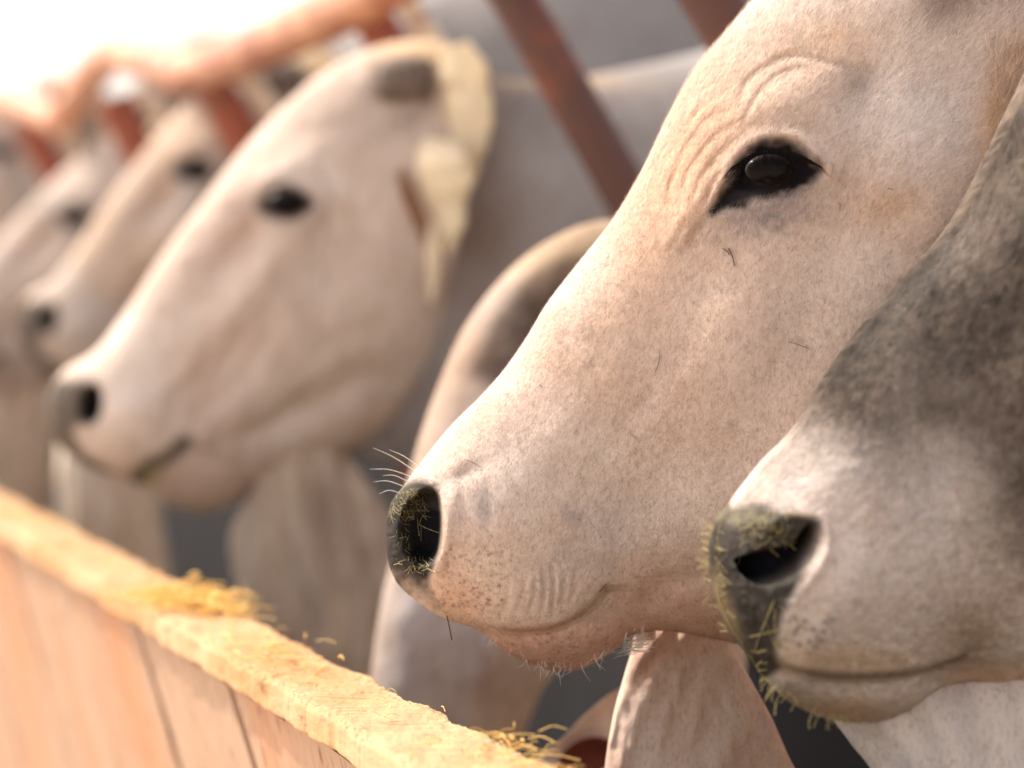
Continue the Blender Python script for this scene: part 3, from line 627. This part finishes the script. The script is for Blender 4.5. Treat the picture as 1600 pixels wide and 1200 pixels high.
def b_relief(x, y, n):
    r = 26*blob(x, y, 1360, 900, 140, 110) + 10*blob(x, y, 1290, 980, 60, 50)
    r = r - 20*blob(x, y, 1460, 700, 90, 120, 30) + 26*blob(x, y, 1640, 640, 150, 260, 25) - 14*blob(x, y, 1560, 560, 40, 160, 30)
    r = r - 10*blob(x, y, 1240, 740, 60, 24, -40)
    r = r + 14*blob(x, y, 1215, 815, 60, 16, 6) - 64*inside(x, y, NOSD_B, 8) - 14*inside(x, y, NOS_B, 10)
    r = r + 8*np.exp(-(poly_d(x, y, [(1250, 798), (1284, 822), (1280, 862), (1256, 900), (1228, 940), (1212, 990)])[0]/9)**2)
    d, t = poly_d(x, y, MOUTH_B[:-2]+[(1530, 1040), (1700, 1050), (2000, 1050)], signed=True)
    r = r - 26*sst(-3, 16, -d)*sst(1560, 1460, x) - 6*np.exp(-(d/8)**2)*sst(1560, 1500, x)
    r = r + 12*blob(x, y, 1360, 1095, 110, 24) - 14*sst(1440, 1500, x)*sst(1030, 1060, y)
    r = r + crease(x, y, [(1500, 1080), (1470, 1075), (1445, 1098)], 8, 10)
    r = r + inside(x, y, PAD_B, 6)*(5*np.abs(vn(x, y, 14, 78))*2-2)
    r = r + 6*fbm(x, y, 90, 13, 3) + 2.4*vn(x, y*1.4, 12, 14)*sst(1300, 1200, y)
    return r
def b_color(x, y, n, s):
    c = np.tile(np.array([[.54, .465, .415]]), (len(x), 1)); v = fbm(x, y, 120, 51); c = mixc(c, (.58, .51, .47), np.clip(v*1.6, 0, 1))
    c = mixc(c, (.54, .42, .36), np.clip(-v*1.3, 0, 1))
    # charcoal coat with a soft speckled edge
    d, _ = poly_d(x, y, [(1190, 690), (1262, 700), (1330, 740), (1420, 765), (1500, 760), (1560, 830), (1600, 930), (1700, 960)], signed=True)
    g = sst(-80, 110, d + 60*fbm(x, y, 70, 52)+26*fbm(x, y, 9, 54, 2))
    g = g*(1-.35*blob(x, y, 1475, 700, 70, 40, 10)-.25*blob(x, y, 1420, 610, 40, 60))
    gc = np.array([[.125, .097, .078]])*(1+.75*fbm(x, y, 110, 55)[:, None]+1.1*vn(x+.4*y, y-.4*x, 9, 56)[:, None]*sst(900, 500, y)[:, None]+.3*fbm(x, y, 28, 58)[:, None])
    gc = gc*(1-.35*blob(x, y, 1440, 560, 90, 60, -40)[:, None])+.10*blob(x, y, 1500, 600, 26, 50)[:, None]*.5
    c = c*(1-g[:, None])+np.clip(gc, .02, 1)*g[:, None]
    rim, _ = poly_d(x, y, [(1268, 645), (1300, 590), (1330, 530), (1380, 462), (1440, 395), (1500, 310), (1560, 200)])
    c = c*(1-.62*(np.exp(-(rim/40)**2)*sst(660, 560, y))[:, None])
    c = mixc(c, (.62, .56, .52), .7*blob(x, y, 1260, 755, 90, 34, -30))
    c = mixc(c, (.52, .36, .20), .5*blob(x, y, 1300, 1030, 160, 26, 4)+.5*blob(x, y, 1300, 1110, 120, 24, 5))
    c = mixc(c, (.27, .19, .12), .7*blob(x, y, 1520, 1000, 70, 60, 30))
    c = mixc(c, (.60, .42, .30), .7*sst(1030, 1070, y)*sst(1480, 1530, x))
    f = fbm(x, y, 10, 57, 2); c = c*(1-.13*np.clip(f*2.2, 0, 1)[:, None])
    pad = inside(x, y, PAD_B, 9); pc = np.array([[.030, .028, .025]])*(1+1.1*fbm(x, y, 14, 59, 3)[:, None])
    c = c*(1-pad[:, None]*.96)+pc*pad[:, None]*.96
    c = mixc(c, (.20, .18, .12), .6*pad*blob(x, y, 1160, 805, 50, 16, 5)*(1+fbm(x, y, 10, 5)))
    c = mixc(c, (.035, .028, .02), inside(x, y, NOS_B, 7)*.85)
    c = mixc(c, (.005, .005, .008), inside(x, y, NOSD_B, 7))
    c = mixc(c, (.32, .24, .12), .75*blob(x, y, 1130, 960, 14, 80, -18))
    d, t = poly_d(x, y, MOUTH_B); c = mixc(c, (.13, .08, .05), .7*np.exp(-(d/7)**2)*sst(1200, 1240, x)*sst(1560, 1500, x))
    pts = [(1235+_rb.random()*60, 960+_rb.random()*50) for _ in range(14)]
    c = mixc(c, (.14, .10, .10), .8*specks(x, y, pts, 4))
    return np.clip(c, .004, .9)
_rb = random.Random(9)
spBn = Space(1.62)
NECK_B = [(1900, 150, 1900, 800, 60), (1900, -80, 1950, 1000, 150), (2050, -220, 2000, 1180, 150), (2250, -260, 2050, 1400, 180), (2500, -300, 2150, 1800, 260),
 (2900, -380, 2200, 2250, 420), (3600, -360, 3300, 2300, 520), (4500, -340, 4300, 2200, 500), (5000, -200, 5000, 1800, 360), (5200, 100, 5250, 1200, 180), (5300, 500, 5300, 700, 0)]
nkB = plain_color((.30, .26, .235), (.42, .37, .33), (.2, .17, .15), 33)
def b_extra(B):
    DW = [(1330, 1020, 1800, 1030, 30), (1290, 1070, 1800, 1060, 60), (1294, 1110, 1840, 1100, 80), (1328, 1160, 1880, 1150, 90), (1368, 1215, 1900, 1220, 96), (1450, 1400, 2000, 1400, 80), (1600, 1650, 2200, 1600, 90), (1900, 1900, 2300, 1700, 60), (2100, 1900, 2300, 1750, 0)]
    def rel(x, y, n): return 5*np.sin(2*np.pi*((x-.2*y)/80+vn(x, y, 120, 4)))+6*fbm(x, y, 70, 4)
    def colr(x, y, n, s):
        c = np.tile(np.array([[.62, .55, .50]]), (len(x), 1)); c = c*1.1; return mixc(c, (.58, .52, .49), np.clip(fbm(x, y, 40, 4)*1.6, 0, 1))
    V, C, Fc, _ = shell(DW, 200, 120, 50, Space(1.63), rel, colr, p=2.4); B.add(V, C, Fc, 0)
    for n0, cu in ((250, .35), (-300, -.35)):
        V, C, Fc = ear(spB, [(2180, -60, 0), (2260, 60, 20), (2300, 220, 24), (2310, 360, 20), (2290, 500, 10), (2260, 600, 0)], [50, 80, 100, 100, 60, 4], n0, cup=cu, col=(.5, .42, .34)); B.add(V, C, Fc, 1)
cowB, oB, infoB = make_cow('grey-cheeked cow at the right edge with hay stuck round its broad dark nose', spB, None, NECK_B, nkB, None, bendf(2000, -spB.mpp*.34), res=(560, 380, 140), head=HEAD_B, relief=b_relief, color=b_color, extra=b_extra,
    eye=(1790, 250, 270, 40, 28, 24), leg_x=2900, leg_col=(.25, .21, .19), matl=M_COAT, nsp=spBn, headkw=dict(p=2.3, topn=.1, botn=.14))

# ------------------------------------------------------------------ short coat hair on the two near heads
def coat_hair(info, space, root, origin, count, region, flow, seed, length, wid, keep=None, name='coat_hair'):
    V, C, Fc, (x, y, n, s) = info
    rng = np.random.RandomState(seed)
    q = V[Fc]; nrm = np.cross(q[:, 2]-q[:, 0], q[:, 3]-q[:, 1]); ar = np.linalg.norm(nrm, axis=1); nrm /= ar[:, None]+1e-15
    cen = q.mean(1); 
    # orient outward: near side normals face -Y or up
    ctr = np.array([cen[:, 0].mean(), V[:, 1].mean(), 0]); 
    sg = np.sign((nrm[:, 1])*-(s[Fc[:, 0]])); 
    fx = x[Fc[:, 0]]; fy = y[Fc[:, 0]]
    ok = (s[Fc[:, 0]] > 0) & (ar > 1e-12) & (fx > region[0]) & (fx < region[2]) & (fy > region[1]) & (fy < region[3])
    if keep is not None: ok &= keep(fx, fy)
    flip = np.where(np.abs(nrm[:, 1]) > .02, -np.sign(nrm[:, 1]), 1); nrm = nrm*flip[:, None]
    pr = np.where(ok, ar, 0); pr /= pr.sum()
    f = rng.choice(len(Fc), count, p=pr); a = rng.rand(count, 1); b = rng.rand(count, 1)
    P = (q[f, 0]*(1-a)+q[f, 1]*a)*(1-b)+(q[f, 3]*(1-a)+q[f, 2]*a)*b; Nn = nrm[f]
    ang = flow(fx[f], fy[f]) + rng.normal(0, .38, count)
    D = np.stack([np.cos(ang), rng.normal(0, .1, count), -np.sin(ang)], -1); D -= (D*Nn).sum(1)[:, None]*Nn; D /= np.linalg.norm(D, axis=1)[:, None]+1e-9
    L = length(fx[f], fy[f])*(.6+.8*rng.rand(count)); lift = .15+.38*rng.rand(count)
    S = np.cross(D, Nn); w_ = wid*(.6+.8*rng.rand(count))
    r0 = P-Nn*.0002; m = P+D*(L*.5)[:, None]+Nn*(L*lift*.7)[:, None]; t = P+D*L[:, None]+Nn*(L*lift*.9)[:, None]
    Vh = np.stack([r0-S*w_[:, None], r0+S*w_[:, None], m-S*(w_*.8)[:, None], m+S*(w_*.8)[:, None], t-S*(w_*.15)[:, None], t+S*(w_*.15)[:, None]], 1).reshape(-1, 3)
    i = np.arange(count)*6; Fh = np.concatenate([np.stack([i, i+1, i+3, i+2], -1), np.stack([i+2, i+3, i+5, i+4], -1)])
    jit = np.clip(1+rng.normal(0, .17, (count, 1))*np.ones((1, 3))+rng.normal(0, .03, (count, 3)), .4, 1.4)
    dk = rng.rand(count) < .035; jit[dk] *= .62
    Ch = np.repeat(np.clip(C[Fc[f, 0]]*jit*1.05, .005, .9), 6, axis=0)
    return mesh_obj(name, Vh, [Fh], M_HAIR, root, Ch, origin=origin)
def nopad(P1, P2, P3=None):
    def k(x, y):
        m = inside(x, y, P1, 2)+inside(x, y, P2, 2)
        if P3 is not None: m = m+inside(x, y, P3, 2)
        return m < .4
    return k
flowA = lambda x, y: -(R(35)+R(25)*vn(x, y, 260, 3)*2) - sst(500, 1000, y)*0 + R(180)*0
ha = coat_hair(infoA, spA, cowA, oA, 170000, (600, -60, 1700, 1060), lambda x, y: -(R(62)+R(60)*vn(x, y, 300, 3)), 1, lambda x, y: .0026+.0022*sst(500, 100, y)+.002*sst(970, 1010, y), .00011, nopad(PAD_A, EYE_A))
hb = coat_hair(infoB, spB, cowB, oB, 130000, (1100, -60, 1900, 1140), lambda x, y: -(R(50)+R(70)*vn(x, y, 260, 8)), 2, lambda x, y: .0032+.0025*sst(700, 300, y), .00013, nopad(PAD_B, NOS_B))

coat_hair(infoA, spA, cowA, oA, 2600, (1400, -90, 1560, 30), lambda x, y: R(250)+R(60)*vn(x, y, 60, 3), 5, lambda x, y: .012+0*x, .00016, name='poll_tuft')
coat_hair(infoA, spA, cowA, oA, 3000, (1500, 90, 1660, 270), lambda x, y: -R(75)+0*x, 6, lambda x, y: .012+0*x, .00014, name='ear_base_hair')
# whiskers and chin bristles
def strands(name, lst, m, root, origin, r=.00022, seg=5):
    Vs, Fs, n0 = [], [], 0
    for (pts, rr) in lst:
        V, C, Fc = tube(pts, [rr, rr*.9, rr*.3][:len(pts)] if len(pts) == 3 else [rr]*len(pts), seg, N=8); Vs.append(V); Fs.append(Fc+n0); n0 += len(V)
    return mesh_obj(name, np.concatenate(Vs), [np.concatenate(Fs)], m, root, origin=origin)
rw = random.Random(3); wl = []
def W(x, y, n, sp_): return tuple(sp_.world(np.array([float(x)]), np.array([float(y)]), np.array([float(n)]))[0])
for (x0, y0, x1, y1) in [(650, 735, 585, 697), (642, 740, 580, 730), (630, 755, 585, 750), (626, 766, 595, 768), (655, 728, 610, 700), (636, 748, 600, 740)]:
    wl.append(([W(x0+8, y0+5, 30, spA), W((x0+x1)/2, (y0+y1)/2-4, 40, spA), W(x1, y1, 45, spA)], .00026))
wo = strands('whiskers', wl, M_WHISK, cowA, oA)
wl = []
LA = catmull(np.array([(1150, 262), (1172, 244), (1202, 234), (1238, 238), (1268, 256)], float), 60)
for k in range(70):
    a = LA[rw.randrange(60)]; f = (a[0]-1210)/60; L = rw.uniform(18, 34)
    X0, Y0 = seen_to_local(spA, a[0], a[1], 250)
    wl.append(([W(X0, Y0, 238, spA), W(X0+f*L*.4, Y0+L*.12, 262+rw.random()*6, spA), W(X0+f*L*.9+rw.uniform(-3, 3), Y0+L*.75, 276+rw.random()*8, spA)], .00022))
strands('eyelashes', wl, mat('lash_hair', base=(.006, .005, .004), rough=.95, spec=0), cowA, oA)
wl = []
for k in range(85):
    t = rw.random()**.8; x0 = 755+t*260; yb = np.interp(x0, [742, 792, 848, 905, 952, 990, 1040], [980, 1016, 1044, 1045, 1020, 990, 984]); L = 5+rw.random()**2*26
    a = R(rw.uniform(25, 155)); n = rw.uniform(0, 60)
    wl.append(([W(x0, yb-5-n*.25, n, spA), W(x0+math.cos(a)*L*.5, yb-n*.25+L*.4, n+4, spA), W(x0+math.cos(a)*L+rw.uniform(-8, 8), yb-n*.25+math.sin(a)*L, n+6, spA)], .00011+rw.random()*.00006))
for k in range(60):
    x0 = 985+rw.random()*30; y0 = 985+rw.random()*35; L = 12+rw.random()*22; a = R(rw.uniform(150, 215))
    wl.append(([W(x0+8, y0, 20, spA), W(x0+math.cos(a)*L*.5, y0+math.sin(a)*L*.4, 24, spA), W(x0+math.cos(a)*L, y0+math.sin(a)*L*.6+4, 28, spA)], .00018))
wo = strands('chin_bristles', wl, M_WHISK, cowA, oA)

# ------------------------------------------------------------------ straw crumbs on the noses and faces
M_GOLD = mat('golden_hay', base=(.85, .56, .18), rough=.7)
M_MUSH = mat('chewed_hay', base=(.30, .24, .10), rough=.6, noise=[(300, (.5, .42, .2), .5, .7, 2, (1, 1, 1))])
def straw_bits(name, label, lst, m=M_STRAW):
    Vs, Fs, n0 = [], [], 0
    for (pts, rr) in lst:
        V, C, Fc = tube(pts, [rr]*len(pts), 5, N=6, squash=.5); Vs.append(V); Fs.append(Fc+n0); n0 += len(V)
    V = np.concatenate(Vs); o = V.mean(0)
    return tag(mesh_obj(name, V, [np.concatenate(Fs)], m, origin=o), label, 'straw', kind='stuff')
def surf_n(info, x0, y0):
    V, C, Fc, (x, y, n, s) = info
    m = s > 0; i = np.argmin(((x-x0)**2+(y-y0)**2)+np.where(m, 0, 1e9)); return V[i]
def on_surface(info, x0, y0, lift=.001):
    """world point on the near surface which the camera sees at photo (x0,y0)"""
    V, C, Fc, (x, y, n, s) = info
    sxp = 800+V[:, 0]/V[:, 1]*F; syp = 450+(CZ-V[:, 2])/V[:, 1]*F
    dd = (sxp-x0)**2+(syp-y0)**2+np.where(s > 0, 0, 1e9); i = np.argmin(dd)
    return V[i]+np.array([0, -lift, 0])
def bits(info, cnt, box, L, rr, seed, pm=None, lift=.001):
    r_ = random.Random(seed); out = []
    for k in range(cnt):
        x0 = r_.uniform(box[0], box[2]); y0 = r_.uniform(box[1], box[3])
        if pm is not None and not pm(x0, y0): continue
        a = r_.uniform(0, math.pi); l = L*r_.uniform(.4, 1.3)
        p0 = on_surface(info, x0, y0, lift); p1 = on_surface(info, x0+math.cos(a)*l, y0+math.sin(a)*l, lift*2.0)
        mid = (p0+p1)/2+np.array([r_.uniform(-1, 1)*.0004, -lift*.7, r_.uniform(-1, 1)*.0004]); out.append(([tuple(p0), tuple(mid), tuple(p1)], rr*r_.uniform(.6, 1.3)))
    return out
lst = bits(infoB, 170, (1106, 795, 1150, 1040), 18, .00026, 1, lambda x, y: x < 1128+.25*max(0, y-900)) + bits(infoB, 60, (1150, 795, 1240, 850), 14, .00026, 2)+bits(infoB, 6, (1150, 795, 1230, 840), 40, .0006, 22) + bits(infoB, 9, (1185, 925, 1225, 1010), 44, .0006, 3)
lst += bits(infoB, 100, (1150, 1010, 1250, 1115), 24, .0003, 4, lambda x, y: abs((y-1010)-(x-1150)*.95) < 26)
rs = random.Random(12)
for k in range(60):                                                    # fringe standing off the front of the nose
    y0 = 800+190*rs.random()*(.4+.6*rs.random()); x0 = np.interp(y0, [790, 850, 920, 990], [1118, 1100, 1104, 1130]); a = R(rs.uniform(120, 250)); L = 6+26*rs.random()**2
    p0 = px(x0+8, y0, 1.585+rs.uniform(-.03, .01)); p1 = px(x0+math.cos(a)*L*.6, y0-math.sin(a)*L, 1.585+rs.uniform(-.03, .01)); lst.append(([tuple(p0), tuple((p0+p1)/2+np.array([0, 0, .0004])), tuple(p1)], .00012+.0002*rs.random()))
for k in range(26):                                                    # below the lower lip
    x0 = rs.uniform(1180, 1320); y0 = np.interp(x0, [1170, 1216, 1258, 1304, 1350], [1050, 1080, 1108, 1125, 1131]); L = rs.uniform(10, 45)*np.interp(x0, [1180, 1260, 1320], [1, 1, .3]); a = R(rs.uniform(30, 150))
    p0 = px(x0, y0-8, 1.56+rs.uniform(-.02, .02)); p1 = px(x0+math.cos(a)*L, y0+math.sin(a)*L*.8, 1.56+rs.uniform(-.02, .02)); lst.append(([tuple(p0), tuple((p0+p1)/2+np.array([rs.uniform(-.002, .002), 0, .001])), tuple(p1)], .00045))
straw_bits('hay_crumbs', 'hay crumbs stuck around the dark nose and lower lip of the grey-cheeked cow', lst, M_MUSH)
lst = bits(infoA, 150, (608, 762, 665, 808), 11, .0002, 5) + bits(infoA, 24, (618, 815, 645, 880), 10, .0002, 6)+bits(infoA, 18, (640, 868, 672, 892), 14, .00025, 7)+bits(infoA, 5, (645, 790, 680, 820), 34, .0002, 8)+bits(infoA, 4, (640, 872, 670, 895), 26, .0004, 9)
straw_bits('hay_crumbs', 'hay crumbs in and around the nostril of the sharp cream cow', lst, M_MUSH)
lst = []
for (a, b, c, d_) in [(1136, 388, 1148, 415), (1130, 388, 1140, 398), (1232, 534, 1266, 546), (1031, 548, 1025, 582), (842, 601, 847, 606), (988, 680, 994, 688), (1388, 294, 1396, 297), (1311, 318, 1312, 326), (728, 718, 752, 730), (935, 925, 946, 912), (1286, 770, 1290, 776)]:
    p0 = on_surface(infoA, a, b, .0012); p1 = on_surface(infoA, c, d_, .0012); lst.append(([tuple(p0), tuple((p0+p1)/2+np.array([.0008, -.0006, 0])), tuple(p1)], .0006 if d_ < 600 and a < 1150 and a > 1125 else .00035))
lst.append(([tuple(px(698, 962, 1.76)), tuple(px(702, 980, 1.758)), tuple(px(706, 1000, 1.755))], .0009))
straw_bits('chaff_bits', 'dark chaff and a short stalk stuck to the cheek and lip of the sharp cream cow', lst, M_DRYSTRAW)

# ------------------------------------------------------------------ feed trough
def line_x(K, d): return K/F - .338*d          # X of a line that runs parallel to the row
KI, KO, HT = 2250, 1945, .272
def boxmesh(P8):
    """8 corners -> bevel-free hexahedron faces"""
    return np.array([[0, 1, 2, 3], [7, 6, 5, 4], [0, 4, 5, 1], [1, 5, 6, 2], [2, 6, 7, 3], [3, 7, 4, 0]])
trough = empty('feed_trough', (line_x(KO, 2.2), 2.2, 0)); tag(trough, 'long weathered wooden feed trough wall with a worn hay-strewn top edge', 'feed trough')
to = tuple(trough.location)
# top board: rough swept grid
def top_board(d0, d1):
    nd, nw = 1100, 26; ds = np.linspace(d0, d1, nd); V = []; u = np.linspace(0, 2*np.pi, nw*2, endpoint=False)
    th = .011
    for d in ds:
        xi, xo = line_x(KI, d), line_x(KO, d)-.004; cx = (xi+xo)/2; hw = (xi-xo)/2
        cu = np.sign(np.cos(u))*np.abs(np.cos(u))**.2; su = np.sign(np.sin(u))*np.abs(np.sin(u))**.25
        X = cx+hw*cu; Z = CZ-HT-th+th*su
        q1 = np.full_like(X, d*2200); rag = 6e-3*fbm(q1, X*0+40*np.sign(cu), 90, 71, 6)*(np.abs(cu) > .6)
        bumpz = (.0045*fbm(q1, X*2600, 120, 72, 3)+.0016*fbm(q1, X*9000, 14, 73, 3))*(su > 0)
        V.append(np.stack([X+rag, np.full_like(X, d), Z+bumpz], -1))
    V = np.array(V).reshape(-1, 3); return V, grid_faces(nd, len(u))
for (a, b) in [(.9, 3.02), (3.03, 5.2), (5.21, 8)]:
    V, Fc = top_board(a, b); 
    i0 = np.arange(52)[None]; caps = [i0[:, ::-1], i0+len(V)-52]
    mesh_obj('top_board', V, [Fc]+caps, M_WOODTOP, trough, origin=to, smooth=False)
LEAN = .62
def wall_plank(d0, d1, g=.010):
    nd, nz = max(8, int((d1-d0)*60)), 30; top = CZ-HT-.030
    out = []
    for face in (0, 1):
        ds = np.linspace(d0+g, d1-g, nd); hs = np.linspace(0, .62, nz)
        Dd, Hh = np.meshgrid(ds, hs, indexing='ij'); off = .012 if face == 0 else .045
        r = .0025*fbm(Dd*3000, Hh*800, 60, 81)+.0035*fbm(Dd*1500+0, Hh*200, 160, 88)
        edge = .006*(np.exp(-((Dd-d0)/.006)**2)+np.exp(-((d1-Dd)/.006)**2)) if face == 0 else 0
        X = line_x(KO, Dd)+off+Hh*LEAN*0.55+r*(face == 0)+edge; Yy = Dd - Hh*LEAN*.30
        out.append(np.stack([X, Yy, top-Hh], -1).reshape(-1, 3))
    V = np.concatenate(out); n1 = nd*nz
    f0 = grid_faces(nd, nz, False); f1 = f0[:, ::-1]+n1
    b = []
    idx = np.arange(n1).reshape(nd, nz)
    for ring in (idx[0], idx[-1][::-1], idx[:, 0][::-1], idx[:, -1]):
        b.append(np.stack([ring[:-1], ring[1:], ring[1:]+n1, ring[:-1]+n1], -1))
    mesh_obj('plank', V, [f0, f1]+b, M_WOOD, trough, origin=to, smooth=False)
cuts = [.9, 1.22, 1.60, 2.04, 2.40, 3.18, 3.7, 4.2, 4.8, 5.5, 6.4, 7.4, 8]
for a, b in zip(cuts[:-1], cuts[1:]): wall_plank(a, b)
V = []
for d in (.9, 8):
    for h in (0, .62):
        for o_ in (.050, .062): V.append((line_x(KO, d)+o_+h*LEAN*.55, d-h*LEAN*.30, CZ-HT-.036-h))
V = np.array(V)
mesh_obj('added_gap_backing', V, [np.array([[0, 2, 6, 4], [1, 5, 7, 3], [0, 1, 3, 2], [4, 6, 7, 5], [0, 4, 5, 1], [2, 3, 7, 6]])], mat('gap_shade', base=(.07, .03, .015), rough=.9), trough, origin=to, smooth=False)  # dark sheet added behind the planks so their gaps look shaded
# trough floor and inner side
V = []
for d in (.9, 8):
    for (X, Z) in [(line_x(KO, d)+.29, .20), (line_x(KI, d)+.55, .20), (line_x(KI, d)+.60, .36), (line_x(KI, d)+.62, .36), (line_x(KI, d)+.62, .17), (line_x(KO, d)+.27, .17)]: V.append((X, d, Z))
V = np.array(V); i = np.arange(6); Fq = np.stack([i, (i+1) % 6, (i+1) % 6+6, i+6], -1)
mesh_obj('trough_floor', V, [Fq], M_WOOD, trough, origin=to, smooth=False)
# hay heap in the trough
nd, nw = 300, 30; ds = np.linspace(.95, 7.8, nd); V = []
for d in ds:
    u = np.linspace(0, 1, nw); X = line_x(KO, d)+.26+u*.42; Z = .24+.10*np.sin(np.pi*u)+.05*fbm(np.full(nw, d*400), u*200, 40, 90)
    V.append(np.stack([X, np.full(nw, d), Z], -1))
tag(mesh_obj('feed_hay', np.array(V).reshape(-1, 3), [grid_faces(nd, nw, False)], M_MAT), 'chopped hay lying in the bottom of the wooden trough', 'hay', kind='stuff')
# hay clumps on the top edge
def hay_clump(label, d, n, spread, zspread, L, seed, xo=.5, rr=.0007):
    r_ = random.Random(seed); lst = []
    for k in range(n):
        dd = d+r_.gauss(0, spread); X = line_x(KO, dd)+(line_x(KI, dd)-line_x(KO, dd))*min(1.05, max(-.05, r_.gauss(xo, .25))); z = CZ-HT+.002+abs(r_.gauss(0, zspread))*math.exp(-((dd-d)/(spread*1.3))**2)
        a = r_.uniform(0, math.pi*2); l = L*r_.uniform(.4, 1.2); s = r_.uniform(-.25, .35)
        p0 = (X, dd, z); p1 = (X+math.cos(a)*l*.5, dd+math.sin(a)*l*.5, z+l*s*.5+.002); p2 = (X+math.cos(a)*l, dd+math.sin(a)*l, z+l*s*.6)
        lst.append(([p0, p1, p2], rr*r_.uniform(.7, 1.4)))
    o = straw_bits('hay_clump', label, lst, M_GOLD); o['category'] = 'hay'; return o
hay_clump('thick yellow hay clump lying on the middle of the wooden trough edge', 2.30, 380, .034, .006, .026, 31, .55, .0011)
hay_clump('small yellow hay tuft on the trough edge at the left end', 3.15, 40, .12, .002, .02, 32)
hay_clump('flat thin hay wisps on the trough edge right of the thick clump', 1.98, 46, .06, .002, .025, 33, .5, .0005)
hay_clump('sharp green-yellow hay stalks near the lower front end of the trough edge', 1.56, 34, .025, .006, .026, 34, .85, .0005)
hay_clump('loose chaff crumbs sprinkled along the whole middle stretch of the trough edge', 2.3, 260, .42, .0008, .010, 36, .5, .0004)
hay_clump('scattered chaff at the very bottom of the trough edge', 1.46, 120, .05, .002, .012, 35, .6, .0004)

# ------------------------------------------------------------------ red feed barrier
barrier = empty('feed_barrier', (4130/F-.338*3.5, 3.5, 0)); bo = tuple(barrier.location)
tag(barrier, 'red painted steel feed barrier with slanted neck bars behind the heads', 'feed barrier')
def fp(x, y, K=4130):
    d = K/(x+620); return tuple(px(x, y, d))
def pipe(name, pts, r, m=M_RED, N=40, seg=18):
    V, C, Fc = tube(pts, [r]*len(pts), seg, N=N); return mesh_obj(name, V, [Fc], m, barrier, origin=bo)
pipe('top_rail', [fp(1700, -720), fp(1200, -390), fp(880, -185), fp(640, -50), fp(560, -2), fp(430, 62), fp(340, 100), fp(285, 112), fp(250, 98), fp(210, 88), fp(178, 86), fp(150, 108), fp(118, 152), fp(92, 186), fp(60, 172), fp(20, 160), fp(-60, 165), fp(-120, 220), fp(-180, 240)], .036, N=160)
HR = .405
def bar(d, xa, ya, r=.027, slope=.86, pale=False):
    """slanted bar: passes photo (xa,ya) at distance d, runs from rail height down behind the heads"""
    X, _, Z = px(xa, ya, d); zt = CZ+(HR-.02 if d < 4 else (.33 if 5 < d < 6 else .36)); xt = X-(zt-Z)*slope; zb = .42; xb = X+(Z-zb)*slope*.62
    pipe('neck_bar', [(xt, d, zt), (X, d, Z), ((X+xb)/2+.01, d, (Z+zb)/2), (xb, d, zb)], r, M_RUST if pale else M_MAROON)
    if pale: pipe('lit_flank', [(xt+r*2.1, d-.02, zt), (X+r*2.1, d-.02, Z), ((X+xb)/2+.01+r*1.7, d-.018, (Z+zb)/2+.05)], .016, M_PALE)  # thin pale pipe added as the sunlit right flank of the bar
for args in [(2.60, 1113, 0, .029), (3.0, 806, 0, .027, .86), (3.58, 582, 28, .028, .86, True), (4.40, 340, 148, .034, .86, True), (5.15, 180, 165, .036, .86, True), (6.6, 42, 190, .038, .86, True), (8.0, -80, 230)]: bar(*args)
pipe('bottom_rail', [(4130/F-.338*1.4+.42, 1.4, .45), (4130/F-.338*4+.42, 4, .45), (4130/F-.338*9+.42, 9, .45)], .03)
for d in (2.15, 8.6):
    X = 4130/F-.338*d+.42; pipe('post', [(X, d, -.02), (X, d, .45), (X-.10, d, .8), (X-.42, d, CZ+.40)], .036)
# low wall under the barrier, coloured near black for the shade there
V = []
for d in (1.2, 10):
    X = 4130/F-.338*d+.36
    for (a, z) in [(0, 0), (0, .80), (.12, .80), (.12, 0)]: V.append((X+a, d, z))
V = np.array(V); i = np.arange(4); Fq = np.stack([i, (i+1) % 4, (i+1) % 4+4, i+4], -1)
tag(mesh_obj('low_wall', V, [Fq, np.array([[3, 2, 1, 0], [4, 5, 6, 7]])], M_DARKWALL, smooth=False, origin=(V[:, 0].mean(), V[:, 1].mean(), 0)), 'low wall in painted shade under the red barrier, between the cattle and the trough', 'wall')

# ------------------------------------------------------------------ ground
def ground():
    s = 900; n = 41; g = np.linspace(-1, 1, n); g = np.sign(g)*np.abs(g)**3*s; X, Y = np.meshgrid(g, g, indexing='ij'); Z = np.zeros_like(X)
    return mesh_obj('ground', np.stack([X, Y, Z], -1).reshape(-1, 3), [grid_faces(n, n, False)[:, ::-1]], M_GROUND)
tag(ground(), kind='structure')
